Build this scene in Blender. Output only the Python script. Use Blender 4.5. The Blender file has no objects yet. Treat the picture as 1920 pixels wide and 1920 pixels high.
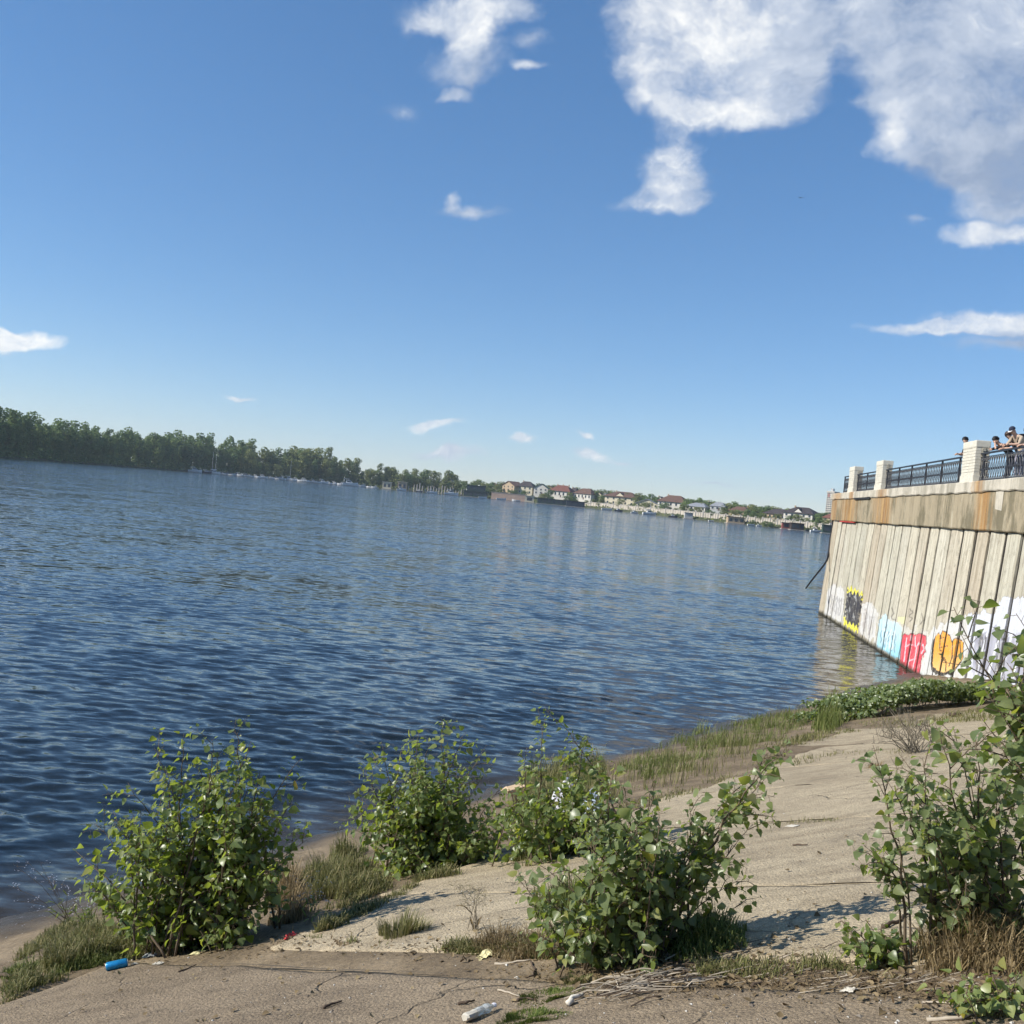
import bpy, math, random
import numpy as np
from mathutils import Vector, Matrix, Quaternion

# ------------------------------------------------------------------ camera
SC = bpy.context.scene
COL = SC.collection
FPX = 1900.0                      # focal length in pixels of the 1920 px wide photograph
EYE = 5.6                         # camera height above the river
ROLL = math.radians(5.35)
PITCH = math.radians(0.96)
CF = Vector((0, math.cos(PITCH), -math.sin(PITCH)))
U0 = Vector((0, math.sin(PITCH), math.cos(PITCH)))
R0 = Vector((1, 0, 0))
CR = R0 * math.cos(ROLL) + U0 * math.sin(ROLL)
CU = -R0 * math.sin(ROLL) + U0 * math.cos(ROLL)
CP = Vector((0, 0, EYE))
cam_data = bpy.data.cameras.new('camera')
cam = bpy.data.objects.new('camera', cam_data)
COL.objects.link(cam)
cam_data.sensor_width = 36.0
cam_data.lens = 36.0 * FPX / 1920.0
cam_data.clip_start = 0.05
cam_data.clip_end = 20000.0
mw = Matrix((CR, CU, -CF)).transposed().to_4x4()
mw.translation = CP
cam.matrix_world = mw
SC.camera = cam

# ------------------------------------------------------------------ light
SUN_EL = math.radians(34.0)
sun_h = Vector((-0.985, -0.17, 0)).normalized()          # towards the sun: left, a little behind the viewer
SUN_DIR = Vector((sun_h.x * math.cos(SUN_EL), sun_h.y * math.cos(SUN_EL), math.sin(SUN_EL)))
sd = bpy.data.lights.new('sun', 'SUN')
sd.energy = 5.0
sd.angle = math.radians(0.55)
sd.color = (1.0, 0.95, 0.86)
sun = bpy.data.objects.new('sun', sd)
COL.objects.link(sun)
sun.rotation_euler = (-SUN_DIR).to_track_quat('-Z', 'Y').to_euler()

SC.view_settings.view_transform = 'Standard'
SC.view_settings.look = 'None'
SC.view_settings.exposure = 0.3
SC.view_settings.gamma = 1.0
SC.view_settings.use_curve_mapping = False
SC.cycles.use_denoising = True
SC.cycles.use_adaptive_sampling = True
SC.cycles.adaptive_threshold = 0.02
SC.cycles.adaptive_min_samples = 8
SC.cycles.max_bounces = 8
SC.cycles.transparent_max_bounces = 12


def ray(px, py):
    return CF + CR * ((px - 960) / FPX) - CU * ((py - 960) / FPX)


def atz(px, py, z):
    d = ray(px, py)
    return CP + d * ((z - EYE) / d.z)


def aty(px, py, depth):
    d = ray(px, py)
    return CP + d * (depth / d.y)


# ------------------------------------------------------------------ world: sky with clouds
SKY_STRENGTH = 0.150
w = bpy.data.worlds.new('World')
SC.world = w
w.use_nodes = True
w.cycles.sampling_method = 'MANUAL'
w.cycles.sample_map_resolution = 256
nt = w.node_tree
nt.nodes.clear()


def wn(t, **kw):
    n = nt.nodes.new(t)
    for k, v in kw.items():
        setattr(n, k, v)
    return n


def wl(a, b):
    nt.links.new(a, b)


def wmath(op, a, b=None, c=None, clamp=False):
    n = wn('ShaderNodeMath', operation=op)
    n.use_clamp = clamp
    for i, v in enumerate((a, b, c)):
        if v is None:
            continue
        if isinstance(v, (int, float)):
            n.inputs[i].default_value = v
        else:
            wl(v, n.inputs[i])
    return n.outputs[0]


sky = wn('ShaderNodeTexSky', sky_type='NISHITA')
sky.sun_disc = False
sky.sun_elevation = SUN_EL
sky.sun_rotation = math.atan2(sun_h.x, sun_h.y)
sky.altitude = 0
sky.air_density = 0.85
sky.dust_density = 0.0
sky.ozone_density = 5.5
bg1 = wn('ShaderNodeBackground')
bg1.inputs[1].default_value = SKY_STRENGTH
tint = wn('ShaderNodeMix', data_type='RGBA', blend_type='MULTIPLY')
tint.inputs[0].default_value = 1.0
tint.inputs[7].default_value = (1.16, 1.14, 1.18, 1)       # cool white balance of the phone camera
gm = wn('ShaderNodeGamma')
gm.inputs[1].default_value = 0.74
wl(sky.outputs[0], gm.inputs[0])
hs_ = wn('ShaderNodeHueSaturation')
hs_.inputs['Saturation'].default_value = 1.22
wl(gm.outputs[0], hs_.inputs['Color'])
wl(hs_.outputs[0], tint.inputs[6])
wl(tint.outputs[2], bg1.inputs[0])
tc = wn('ShaderNodeTexCoord')
DIR = tc.outputs['Generated']
nz = wn('ShaderNodeTexNoise')
nz.inputs['Scale'].default_value = 7.0
nz.inputs['Detail'].default_value = 5.0
nz.inputs['Roughness'].default_value = 0.58
wl(DIR, nz.inputs['Vector'])
off = wn('ShaderNodeVectorMath', operation='SUBTRACT')
wl(nz.outputs['Color'], off.inputs[0])
off.inputs[1].default_value = (0.5, 0.5, 0.5)
sca = wn('ShaderNodeVectorMath', operation='SCALE')
wl(off.outputs[0], sca.inputs[0])
sca.inputs[3].default_value = 0.075
add = wn('ShaderNodeVectorMath', operation='ADD')
wl(DIR, add.inputs[0])
wl(sca.outputs[0], add.inputs[1])
Q = add.outputs[0]
# clouds seen in the photograph: pixel, half width, half height, density, brightness
BLOBS = [
    (1290, 70, 130, 110, 1.0, 1.15), (1390, 60, 140, 130, 1.0, .95), (1460, 60, 80, 90, .8, .55), (1260, 165, 80, 60, .8, 1.05), (1380, 180, 90, 45, .75, .9), (1430, 165, 85, 55, .8, .65), (1500, 70, 50, 60, .5, .5),
    (1258, 322, 66, 48, .85, 1.0), (1248, 372, 105, 26, .85, .85), (1312, 350, 48, 42, .6, .75), (1272, 258, 48, 28, .28, 1.0), (1560, 25, 55, 55, .5, .6),
    (1650, 55, 70, 85, .8, .75), (1640, 190, 45, 40, .45, .8), (1770, 70, 120, 100, .95, .55), (1760, 180, 130, 70, .9, .75), (1700, 265, 70, 40, .7, .8),
    (1890, 45, 60, 45, .8, 1.25), (1860, 150, 130, 110, 1.0, .5), (1880, 260, 140, 70, .95, .3), (1790, 260, 90, 45, .75, .5), (1580, 195, 40, 12, .25, .7),
    (1860, 322, 140, 26, .55, .3), (1880, 430, 75, 18, .85, 1.0), (1890, 375, 70, 34, .75, .7), (1720, 402, 34, 9, .5, .7), (1930, 300, 90, 60, .8, .3),
    (1880, 605, 130, 20, .95, .95), (1770, 618, 110, 11, .8, 1.0), (1910, 645, 110, 22, .65, .5),
    (890, 20, 110, 36, .6, 1.0), (990, 15, 60, 30, .4, .7), (790, 12, 90, 30, .42, .7), (880, 60, 45, 45, .55, 1.1), (845, 115, 65, 45, .34, .7), (920, 120, 55, 50, .34, .6), (870, 155, 70, 30, .3, .6),
    (842, 178, 42, 12, .7, .9), (1025, 95, 36, 22, .42, .7), (1015, 152, 34, 12, .68, .8), (745, 200, 40, 24, .45, .7), (880, 395, 55, 11, .5, .7), (850, 372, 18, 16, .45, .7),
    (30, 620, 75, 15, 1.1, 1.2), (-60, 612, 80, 26, 1.0, 1.1), (455, 730, 28, 5, .8, 1.1), (828, 797, 40, 10, 1.0, 1.15), (850, 850, 55, 12, .75, .9),
    (970, 826, 28, 8, .8, 1.0), (1095, 822, 20, 8, .85, 1.1), (1105, 856, 45, 13, .85, 1.0), (1170, 872, 40, 8, .6, .9), (1340, 905, 60, 8, .5, .8),
]
# the same kind of cumulus over the rest of the sky, as (azimuth, elevation) in degrees
crnd = random.Random(5)
BL2 = []
for i in range(14):
    az = crnd.uniform(34, 326)
    el = crnd.uniform(6, 62)
    sz = crnd.uniform(3.5, 9)
    BL2.append((az, el, sz, sz * crnd.uniform(.45, .7)))
cl = []
for (px, py, hw, hh, den, br) in BLOBS:
    c = ray(px, py).normalized()
    cl.append((c, hw / FPX, hh / FPX, den, br, True))
for (az, el, hw, hh) in BL2:
    a, e = math.radians(az), math.radians(el)
    cl.append((Vector((math.sin(a) * math.cos(e), math.cos(a) * math.cos(e), math.sin(e))), math.radians(hw), math.radians(hh), 1.1, .75, False))
sumD = 0.0
sumS = 0.0
for (c, rx, ry, den, br, infr) in cl:
    right = c.cross(Vector((0, 0, 1))).normalized()
    up = right.cross(c).normalized()
    mpn = wn('ShaderNodeMapping', vector_type='TEXTURE')
    mpn.inputs['Location'].default_value = c
    mpn.inputs['Rotation'].default_value = Matrix((right, up, -c)).transposed().to_euler()
    mpn.inputs['Scale'].default_value = (rx * 1.28, ry * 1.28, 1.2)
    wl(Q, mpn.inputs['Vector'])
    gr = wn('ShaderNodeTexGradient', gradient_type='SPHERICAL')
    wl(mpn.outputs[0], gr.inputs[0])
    sumD = wmath('MULTIPLY_ADD', gr.outputs['Fac'], den * 1.75, sumD)
    sumS = wmath('MULTIPLY_ADD', gr.outputs['Fac'], den * 1.75 * (br - .28), sumS)
sumW = sumD
sumD = wmath('MINIMUM', sumD, 1.0)
mp = wn('ShaderNodeMapping')
mp.inputs['Scale'].default_value = (1, 1, 1.5)
wl(Q, mp.inputs['Vector'])


def billow(vec):
    n_ = wn('ShaderNodeTexNoise')
    n_.inputs['Scale'].default_value = 13.0
    n_.inputs['Detail'].default_value = 8.0
    n_.inputs['Roughness'].default_value = 0.66
    wl(vec, n_.inputs['Vector'])
    return wmath('MULTIPLY_ADD', n_.outputs['Fac'], 2.4, -1.2)


fb = billow(mp.outputs[0])
vsun = wn('ShaderNodeVectorMath', operation='ADD')
wl(mp.outputs[0], vsun.inputs[0])
vsun.inputs[1].default_value = (-.030, -.004, .020)
fb2 = billow(vsun.outputs[0])
dens = wmath('ADD', sumD, wmath('MULTIPLY', fb, 0.75))
alpha = wn('ShaderNodeMapRange', interpolation_type='SMOOTHSTEP')
wl(dens, alpha.inputs['Value'])
alpha.inputs['From Min'].default_value = 0.12
alpha.inputs['From Max'].default_value = 1.25
gate = wmath('GREATER_THAN', sumD, 0.02)
sep = wn('ShaderNodeSeparateXYZ')
wl(DIR, sep.inputs[0])
up_gate = wmath('GREATER_THAN', sep.outputs['Z'], 0.0)
af = wmath('MULTIPLY', wmath('MULTIPLY', alpha.outputs[0], gate), wmath('MULTIPLY', up_gate, 0.95))
shade = wmath('DIVIDE', sumS, wmath('MAXIMUM', sumW, 0.02))
shade = wmath('ADD', shade, wmath('MULTIPLY', wmath('SUBTRACT', fb, fb2), 0.55))
cr = wn('ShaderNodeValToRGB')
cr.color_ramp.elements[0].position = 0.0
cr.color_ramp.elements[0].color = (.28, .35, .48, 1)
cr.color_ramp.elements[1].position = 1.0
cr.color_ramp.elements[1].color = (.90, .90, .88, 1)
e = cr.color_ramp.elements.new(.55)
e.color = (.50, .56, .66, 1)
wl(shade, cr.inputs[0])
bg2 = wn('ShaderNodeBackground')
bg2.inputs[1].default_value = 1.0
wl(cr.outputs[0], bg2.inputs[0])
mx = wn('ShaderNodeMixShader')
wl(af, mx.inputs[0])
wl(bg1.outputs[0], mx.inputs[1])
wl(bg2.outputs[0], mx.inputs[2])
wo = wn('ShaderNodeOutputWorld')
wl(mx.outputs[0], wo.inputs[0])

# ------------------------------------------------------------------ noise and mesh helpers


def _h(ix, iy, seed):
    v = np.sin(ix * 127.1 + iy * 311.7 + seed * 74.7) * 43758.5453
    return v - np.floor(v)


def vnoise(x, y, seed=0):
    x = np.asarray(x, float)
    y = np.asarray(y, float)
    ix, iy = np.floor(x), np.floor(y)
    fx, fy = x - ix, y - iy
    fx = fx * fx * (3 - 2 * fx)
    fy = fy * fy * (3 - 2 * fy)
    a, b = _h(ix, iy, seed), _h(ix + 1, iy, seed)
    c, d = _h(ix, iy + 1, seed), _h(ix + 1, iy + 1, seed)
    return (a * (1 - fx) + b * fx) * (1 - fy) + (c * (1 - fx) + d * fx) * fy - 0.5


def fbm(x, y, seed=0, octv=4):
    r = 0
    a = 1.0
    for o in range(octv):
        r = r + a * vnoise(np.asarray(x) * 2 ** o, np.asarray(y) * 2 ** o, seed + o)
        a *= 0.5
    return r


class MB:
    """collects vertices and faces of one mesh"""

    def __init__(self):
        self.v = []
        self.f = []
        self.m = []

    def add(self, vs, fs, mi=0):
        b = len(self.v)
        self.v.extend([tuple(p) for p in vs])
        for q in fs:
            self.f.append(tuple(i + b for i in q))
            self.m.append(mi)

    def box(self, x0, x1, y0, y1, z0, z1, mi=0):
        self.add([(x0, y0, z0), (x1, y0, z0), (x1, y1, z0), (x0, y1, z0), (x0, y0, z1), (x1, y0, z1), (x1, y1, z1), (x0, y1, z1)],
                 [(0, 3, 2, 1), (4, 5, 6, 7), (0, 1, 5, 4), (1, 2, 6, 5), (2, 3, 7, 6), (3, 0, 4, 7)], mi)

    def bbox(self, x0, x1, y0, y1, z0, z1, b=.02, mi=0):
        """box with bevelled vertical and top edges"""
        def ring(z, i):
            return [(x0 + i + b, y0 + i, z), (x1 - i - b, y0 + i, z), (x1 - i, y0 + i + b, z), (x1 - i, y1 - i - b, z),
                    (x1 - i - b, y1 - i, z), (x0 + i + b, y1 - i, z), (x0 + i, y1 - i - b, z), (x0 + i, y0 + i + b, z)]
        vs = ring(z0, 0) + ring(z1 - b, 0) + ring(z1, b)
        fs = [tuple(range(7, -1, -1)), tuple(range(16, 24))]
        for k in range(2):
            for i in range(8):
                j = (i + 1) % 8
                fs.append((k * 8 + i, k * 8 + j, k * 8 + 8 + j, k * 8 + 8 + i))
        self.add(vs, fs, mi)

    def tube(self, pts, rad, n=6, mi=0, cap=True):
        pts = [Vector(p) for p in pts]
        if not hasattr(rad, '__len__'):
            rad = [rad] * len(pts)
        vs = []
        up = None
        for i, p in enumerate(pts):
            if i == 0:
                t = pts[1] - p
            elif i == len(pts) - 1:
                t = p - pts[i - 1]
            else:
                t = pts[i + 1] - pts[i - 1]
            if t.length < 1e-9:
                t = Vector((0, 0, 1))
            t.normalize()
            if up is None:
                up = Vector((0, 0, 1)) if abs(t.z) < .9 else Vector((1, 0, 0))
            a = t.cross(up)
            if a.length < 1e-6:
                a = t.cross(Vector((0, 1, 0)))
            a.normalize()
            b = t.cross(a)
            up = -b if (-b).dot(up) > 0 else b
            for k in range(n):
                g = 2 * math.pi * k / n
                vs.append(p + (a * math.cos(g) + b * math.sin(g)) * rad[i])
        fs = []
        for i in range(len(pts) - 1):
            for k in range(n):
                j = (k + 1) % n
                fs.append((i * n + k, i * n + j, (i + 1) * n + j, (i + 1) * n + k))
        if cap:
            fs.append(tuple(range(n - 1, -1, -1)))
            fs.append(tuple(range((len(pts) - 1) * n, len(pts) * n)))
        self.add(vs, fs, mi)

    def lathe(self, prof, n=12, mi=0, M=None):
        vs = []
        for (r, z) in prof:
            for k in range(n):
                g = 2 * math.pi * k / n
                p = Vector((r * math.cos(g), r * math.sin(g), z))
                vs.append(M @ p if M else p)
        fs = []
        for i in range(len(prof) - 1):
            for k in range(n):
                j = (k + 1) % n
                fs.append((i * n + k, i * n + j, (i + 1) * n + j, (i + 1) * n + k))
        fs.append(tuple(range(n - 1, -1, -1)))
        fs.append(tuple(range((len(prof) - 1) * n, len(prof) * n)))
        self.add(vs, fs, mi)

    def ball(self, c, r, n=8, mi=0):
        rx, ry, rz = r if hasattr(r, '__len__') else (r, r, r)
        prof = [(math.sin(math.pi * i / n), -math.cos(math.pi * i / n)) for i in range(1, n)]
        M = Matrix.Translation(c) @ Matrix.Diagonal((rx, ry, rz, 1))
        self.lathe([(.02, -1)] + prof + [(.02, 1)], n + 2, mi, M)

    def build(self, name, mat, parent=None, smooth=False, loc=None):
        me = bpy.data.meshes.new(name)
        me.from_pydata(self.v, [], self.f)
        mats = mat if isinstance(mat, (list, tuple)) else [mat]
        for m_ in mats:
            me.materials.append(m_)
        if len(mats) > 1:
            me.polygons.foreach_set('material_index', self.m)
        if smooth:
            me.polygons.foreach_set('use_smooth', [True] * len(self.f))
        me.update()
        return link(name, me, parent, loc)


def link(name, me, parent=None, loc=None):
    o = bpy.data.objects.new(name, me)
    COL.objects.link(o)
    if parent is not None:
        o.parent = parent
    if loc is not None:
        o.location = loc
    return o


def grid_mesh(X, Y, Z, flip=False):
    """mesh from 2-d arrays of coordinates"""
    r, c = X.shape
    co = np.stack([X, Y, Z], -1).reshape(-1, 3).astype(np.float32)
    i = np.arange(r * c).reshape(r, c)
    q = np.stack([i[:-1, :-1], i[:-1, 1:], i[1:, 1:], i[1:, :-1]], -1).reshape(-1, 4)
    if flip:
        q = q[:, ::-1]
    return np_mesh(co, q)


def np_mesh(co, q, smooth=True):
    me = bpy.data.meshes.new('m')
    k = q.shape[1]
    me.vertices.add(len(co))
    me.vertices.foreach_set('co', np.ascontiguousarray(co, np.float32).ravel())
    me.loops.add(q.size)
    me.loops.foreach_set('vertex_index', np.ascontiguousarray(q, np.int32).ravel())
    me.polygons.add(len(q))
    me.polygons.foreach_set('loop_start', np.arange(0, q.size, k, dtype=np.int32))
    try:
        me.polygons.foreach_set('loop_total', np.full(len(q), k, np.int32))
    except Exception:
        pass
    me.polygons.foreach_set('use_smooth', np.full(len(q), smooth))
    me.update(calc_edges=True)
    return me


def tag(o, label=None, cat=None, group=None, kind=None):
    if label:
        o['label'] = label
    if cat:
        o['category'] = cat
    if group:
        o['group'] = group
    if kind:
        o['kind'] = kind
    return o


def thing(name, label, cat, loc=(0, 0, 0), rotz=0.0, group=None):
    o = bpy.data.objects.new(name, None)
    o.empty_display_size = .1
    COL.objects.link(o)
    o.location = loc
    o.rotation_euler = (0, 0, rotz)
    return tag(o, label, cat, group, 'thing')


# ------------------------------------------------------------------ materials


class NT:
    def __init__(self, name):
        self.m = bpy.data.materials.new(name)
        self.m.use_nodes = True
        self.t = self.m.node_tree
        self.b = self.t.nodes['Principled BSDF']
        self.out = self.t.nodes['Material Output']

    def n(self, t, **kw):
        x = self.t.nodes.new(t)
        for k, v in kw.items():
            setattr(x, k, v)
        return x

    def l(self, a, b):
        self.t.links.new(a, b)

    def math(self, op, a, b=None, c=None, clamp=False):
        x = self.n('ShaderNodeMath', operation=op)
        x.use_clamp = clamp
        for i, v in enumerate((a, b, c)):
            if v is None:
                continue
            if isinstance(v, (int, float)):
                x.inputs[i].default_value = v
            else:
                self.l(v, x.inputs[i])
        return x.outputs[0]

    def coord(self, scale=(1, 1, 1), kind='Object', rot=(0, 0, 0)):
        tcn = self.n('ShaderNodeTexCoord')
        mpn = self.n('ShaderNodeMapping')
        mpn.inputs['Scale'].default_value = scale
        mpn.inputs['Rotation'].default_value = rot
        self.l(tcn.outputs[kind], mpn.inputs['Vector'])
        return mpn.outputs[0]

    def noise(self, vec, scale=5, detail=5, rough=.55, dist=0):
        x = self.n('ShaderNodeTexNoise')
        x.inputs['Scale'].default_value = scale
        x.inputs['Detail'].default_value = detail
        x.inputs['Roughness'].default_value = rough
        x.inputs['Distortion'].default_value = dist
        if vec is not None:
            self.l(vec, x.inputs['Vector'])
        return x.outputs['Fac']

    def ramp(self, fac, stops):
        x = self.n('ShaderNodeValToRGB')
        els = x.color_ramp.elements
        while len(els) < len(stops):
            els.new(.5)
        for e_, (p, c) in zip(els, stops):
            e_.position = p
            e_.color = (*c, 1) if len(c) == 3 else c
        self.l(fac, x.inputs[0])
        return x.outputs[0]

    def mix(self, fac, a, b, blend='MIX'):
        x = self.n('ShaderNodeMix', data_type='RGBA', blend_type=blend)
        for i, v in ((0, fac), (6, a), (7, b)):
            if isinstance(v, (int, float)):
                x.inputs[i].default_value = v
            elif isinstance(v, tuple):
                x.inputs[i].default_value = (*v, 1) if len(v) == 3 else v
            else:
                self.l(v, x.inputs[i])
        return x.outputs[2]

    def bump(self, h, strength=.3, dist=.02, normal=None):
        x = self.n('ShaderNodeBump')
        x.inputs['Strength'].default_value = strength
        x.inputs['Distance'].default_value = dist
        self.l(h, x.inputs['Height'])
        if normal is not None:
            self.l(normal, x.inputs['Normal'])
        return x.outputs[0]

    def fin(self, col=None, rough=.8, spec=.3, normal=None, metal=0):
        if col is not None:
            if isinstance(col, tuple):
                self.b.inputs['Base Color'].default_value = (*col, 1)
            else:
                self.l(col, self.b.inputs['Base Color'])
        if isinstance(rough, (int, float)):
            self.b.inputs['Roughness'].default_value = rough
        else:
            self.l(rough, self.b.inputs['Roughness'])
        self.b.inputs['Specular IOR Level'].default_value = spec
        self.b.inputs['Metallic'].default_value = metal
        if normal is not None:
            self.l(normal, self.b.inputs['Normal'])
        return self.m


def mul(c, k):
    return tuple(min(1.0, v * k) for v in c)


_mc = {}


def simple(name, col, rough=.75, var=.18, scale=3.0, spec=.3, metal=0, bump=0.0, bscale=None):
    if name in _mc:
        return _mc[name]
    t = NT(name)
    v = t.coord()
    f = t.noise(v, scale, 5, .6)
    c = t.ramp(f, [(.3, mul(col, 1 - var)), (.7, mul(col, 1 + var))])
    nrm = t.bump(t.noise(v, bscale or scale * 6, 4), .4, bump) if bump else None
    _mc[name] = t.fin(c, rough, spec, nrm, metal)
    return _mc[name]


def leaf_mat(name, c1, c2, c3=None, trans=.35, rough=.34, yellow=None, dead=False):
    """two-sided leaf with light shining through; colour differs from leaf to leaf"""
    t = NT(name)
    oi = t.n('ShaderNodeObjectInfo')
    ge = t.n('ShaderNodeNewGeometry')
    r = t.math('FRACT', t.math('ADD', oi.outputs['Random'], ge.outputs['Random Per Island']))
    st = [(0, c1), (.6, c2), (.9, c3 or c2)]
    if yellow:
        st += [(.93, c3 or c2), (.945, yellow), (.985, yellow), (.99, (.16, .10, .045))]
    c = t.ramp(r, st)
    under = t.mix(.5, c, (.22, .17, .10) if dead else (.24, .29, .18))
    c = t.mix(t.math('MULTIPLY', ge.outputs['Backfacing'], .8), c, under)
    t.fin(c, rough, .15 if dead else .5)
    tr = t.n('ShaderNodeBsdfTranslucent')
    t.l(c if dead else t.mix(.55, c, (.46, .56, .06)), tr.inputs[0])
    ms = t.n('ShaderNodeMixShader')
    ms.inputs[0].default_value = trans
    t.l(t.b.outputs[0], ms.inputs[1])
    t.l(tr.outputs[0], ms.inputs[2])
    t.l(ms.outputs[0], t.out.inputs[0])
    return t.m

# ------------------------------------------------------------------ the bank: sloping concrete, soil, water
def S_(x, y):
    return .791 * x - .612 * y + 11.6


def L_(x, y):
    return .612 * x + .791 * y


def XY(l, s):
    s = s - 11.6
    return .612 * l + .791 * s, .791 * l - .612 * s


JOINTS = (7.0, 9.69, 12.32, 15.0, 18.12, 21.22)


def Hbase(x, y):
    s, l = S_(x, y), L_(x, y)
    k = .335 - .06 * np.clip((l - 12) / 16, 0, 1)
    z = k * np.where(s > 0, s, s * .9)
    z = z - .011 * sum((l > j_) * 1.0 for j_ in JOINTS) * np.clip((s - 4.6) / .8, 0, 1)     # each strip has settled a little below the last
    return np.minimum(z, 4.7 + 0.0 * s)


# concrete strips between the joints that run up the slope: l0, l1, lower edge, upper edge
SLABS = [(-9.0, -2.4, 4.0, 13.5), (-2.34, 1.9, 4.0, 13.5), (1.93, 4.85, 4.15, 13.5), (5.32, 6.985, 5.35, 13.5), (7.015, 9.675, 5.1, 13.5),
         (9.70, 12.3, 5.3, 13.5), (12.35, 14.95, 5.45, 13.5), (15.06, 18.1, 5.2, 13.5), (18.15, 21.2, 4.6, 13.5), (21.25, 24.3, 5.4, 13.5)]


def in_slab(x, y):
    """how far inside a concrete strip a point lies, in metres"""
    s, l = S_(x, y), L_(x, y)
    d = np.full(np.shape(s), -9.0)
    for (l0, l1, s0, s1) in SLABS:
        d = np.maximum(d, np.minimum(np.minimum(l - l0, l1 - l), np.minimum(s - s0, s1 - s)))
    return d


def Hsoil(x, y):
    s = S_(x, y)
    rough = np.clip((6.5 - s) / 3, .25, 1)
    z = Hbase(x, y) + rough * (.10 * fbm(x * .55, y * .55, 3, 3) + .045 * fbm(x * 2.7, y * 2.7, 9, 3)) + .012
    q = np.clip(in_slab(x, y) / .22, 0, 1)
    return z - q * q * (3 - 2 * q) * .09


def slab_z(x, y):
    return Hbase(x, y) + .028 + .02 * fbm(x * .5, y * .5, 21, 2) + .008 * fbm(x * 3, y * 3, 25, 4)


def _vs(x, y, seed):
    ix, iy = math.floor(x), math.floor(y)
    fx, fy = x - ix, y - iy
    fx = fx * fx * (3 - 2 * fx)
    fy = fy * fy * (3 - 2 * fy)

    def h(a, b):
        v = math.sin(a * 127.1 + b * 311.7 + seed * 74.7) * 43758.5453
        return v - math.floor(v)
    return (h(ix, iy) * (1 - fx) + h(ix + 1, iy) * fx) * (1 - fy) + (h(ix, iy + 1) * (1 - fx) + h(ix + 1, iy + 1) * fx) * fy - .5


def _fs(x, y, seed, o):
    return sum(.5 ** i * _vs(x * 2 ** i, y * 2 ** i, seed + i) for i in range(o))


def hb(x, y):
    s, l = S_(x, y), L_(x, y)
    z = (.335 - .06 * min(1, max(0, (l - 12) / 16))) * (s if s > 0 else s * .9)
    z -= .011 * sum(l > j_ for j_ in JOINTS) * min(1, max(0, (s - 4.6) / .8))
    return min(z, 4.7)


def gz(x, y):
    """height of the walkable surface, soil or concrete"""
    s, l = S_(x, y), L_(x, y)
    b = hb(x, y)
    d = max(min(l - l0, l1 - l, s - s0, s1 - s) for (l0, l1, s0, s1) in SLABS)
    q = min(1, max(0, d / .22))
    rough = min(1, max(.25, (6.5 - s) / 3))
    z = b + rough * (.10 * _fs(x * .55, y * .55, 3, 3) + .045 * _fs(x * 2.7, y * 2.7, 9, 3)) + .012 - q * q * (3 - 2 * q) * .09
    if d > 0:
        z = max(z, b + .028 + .02 * _fs(x * .5, y * .5, 21, 2) + .008 * _fs(x * 3, y * 3, 25, 4))
    return z


def gnd(px, py):
    d = ray(px, py)
    lo, hi = .4, 120.0
    for _ in range(40):
        m_ = (lo + hi) / 2
        p = CP + d * m_
        if p.z > hb(p.x, p.y) + .03:
            lo = m_
        else:
            hi = m_
    p = CP + d * lo
    p.z = gz(p.x, p.y)
    return p


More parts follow.
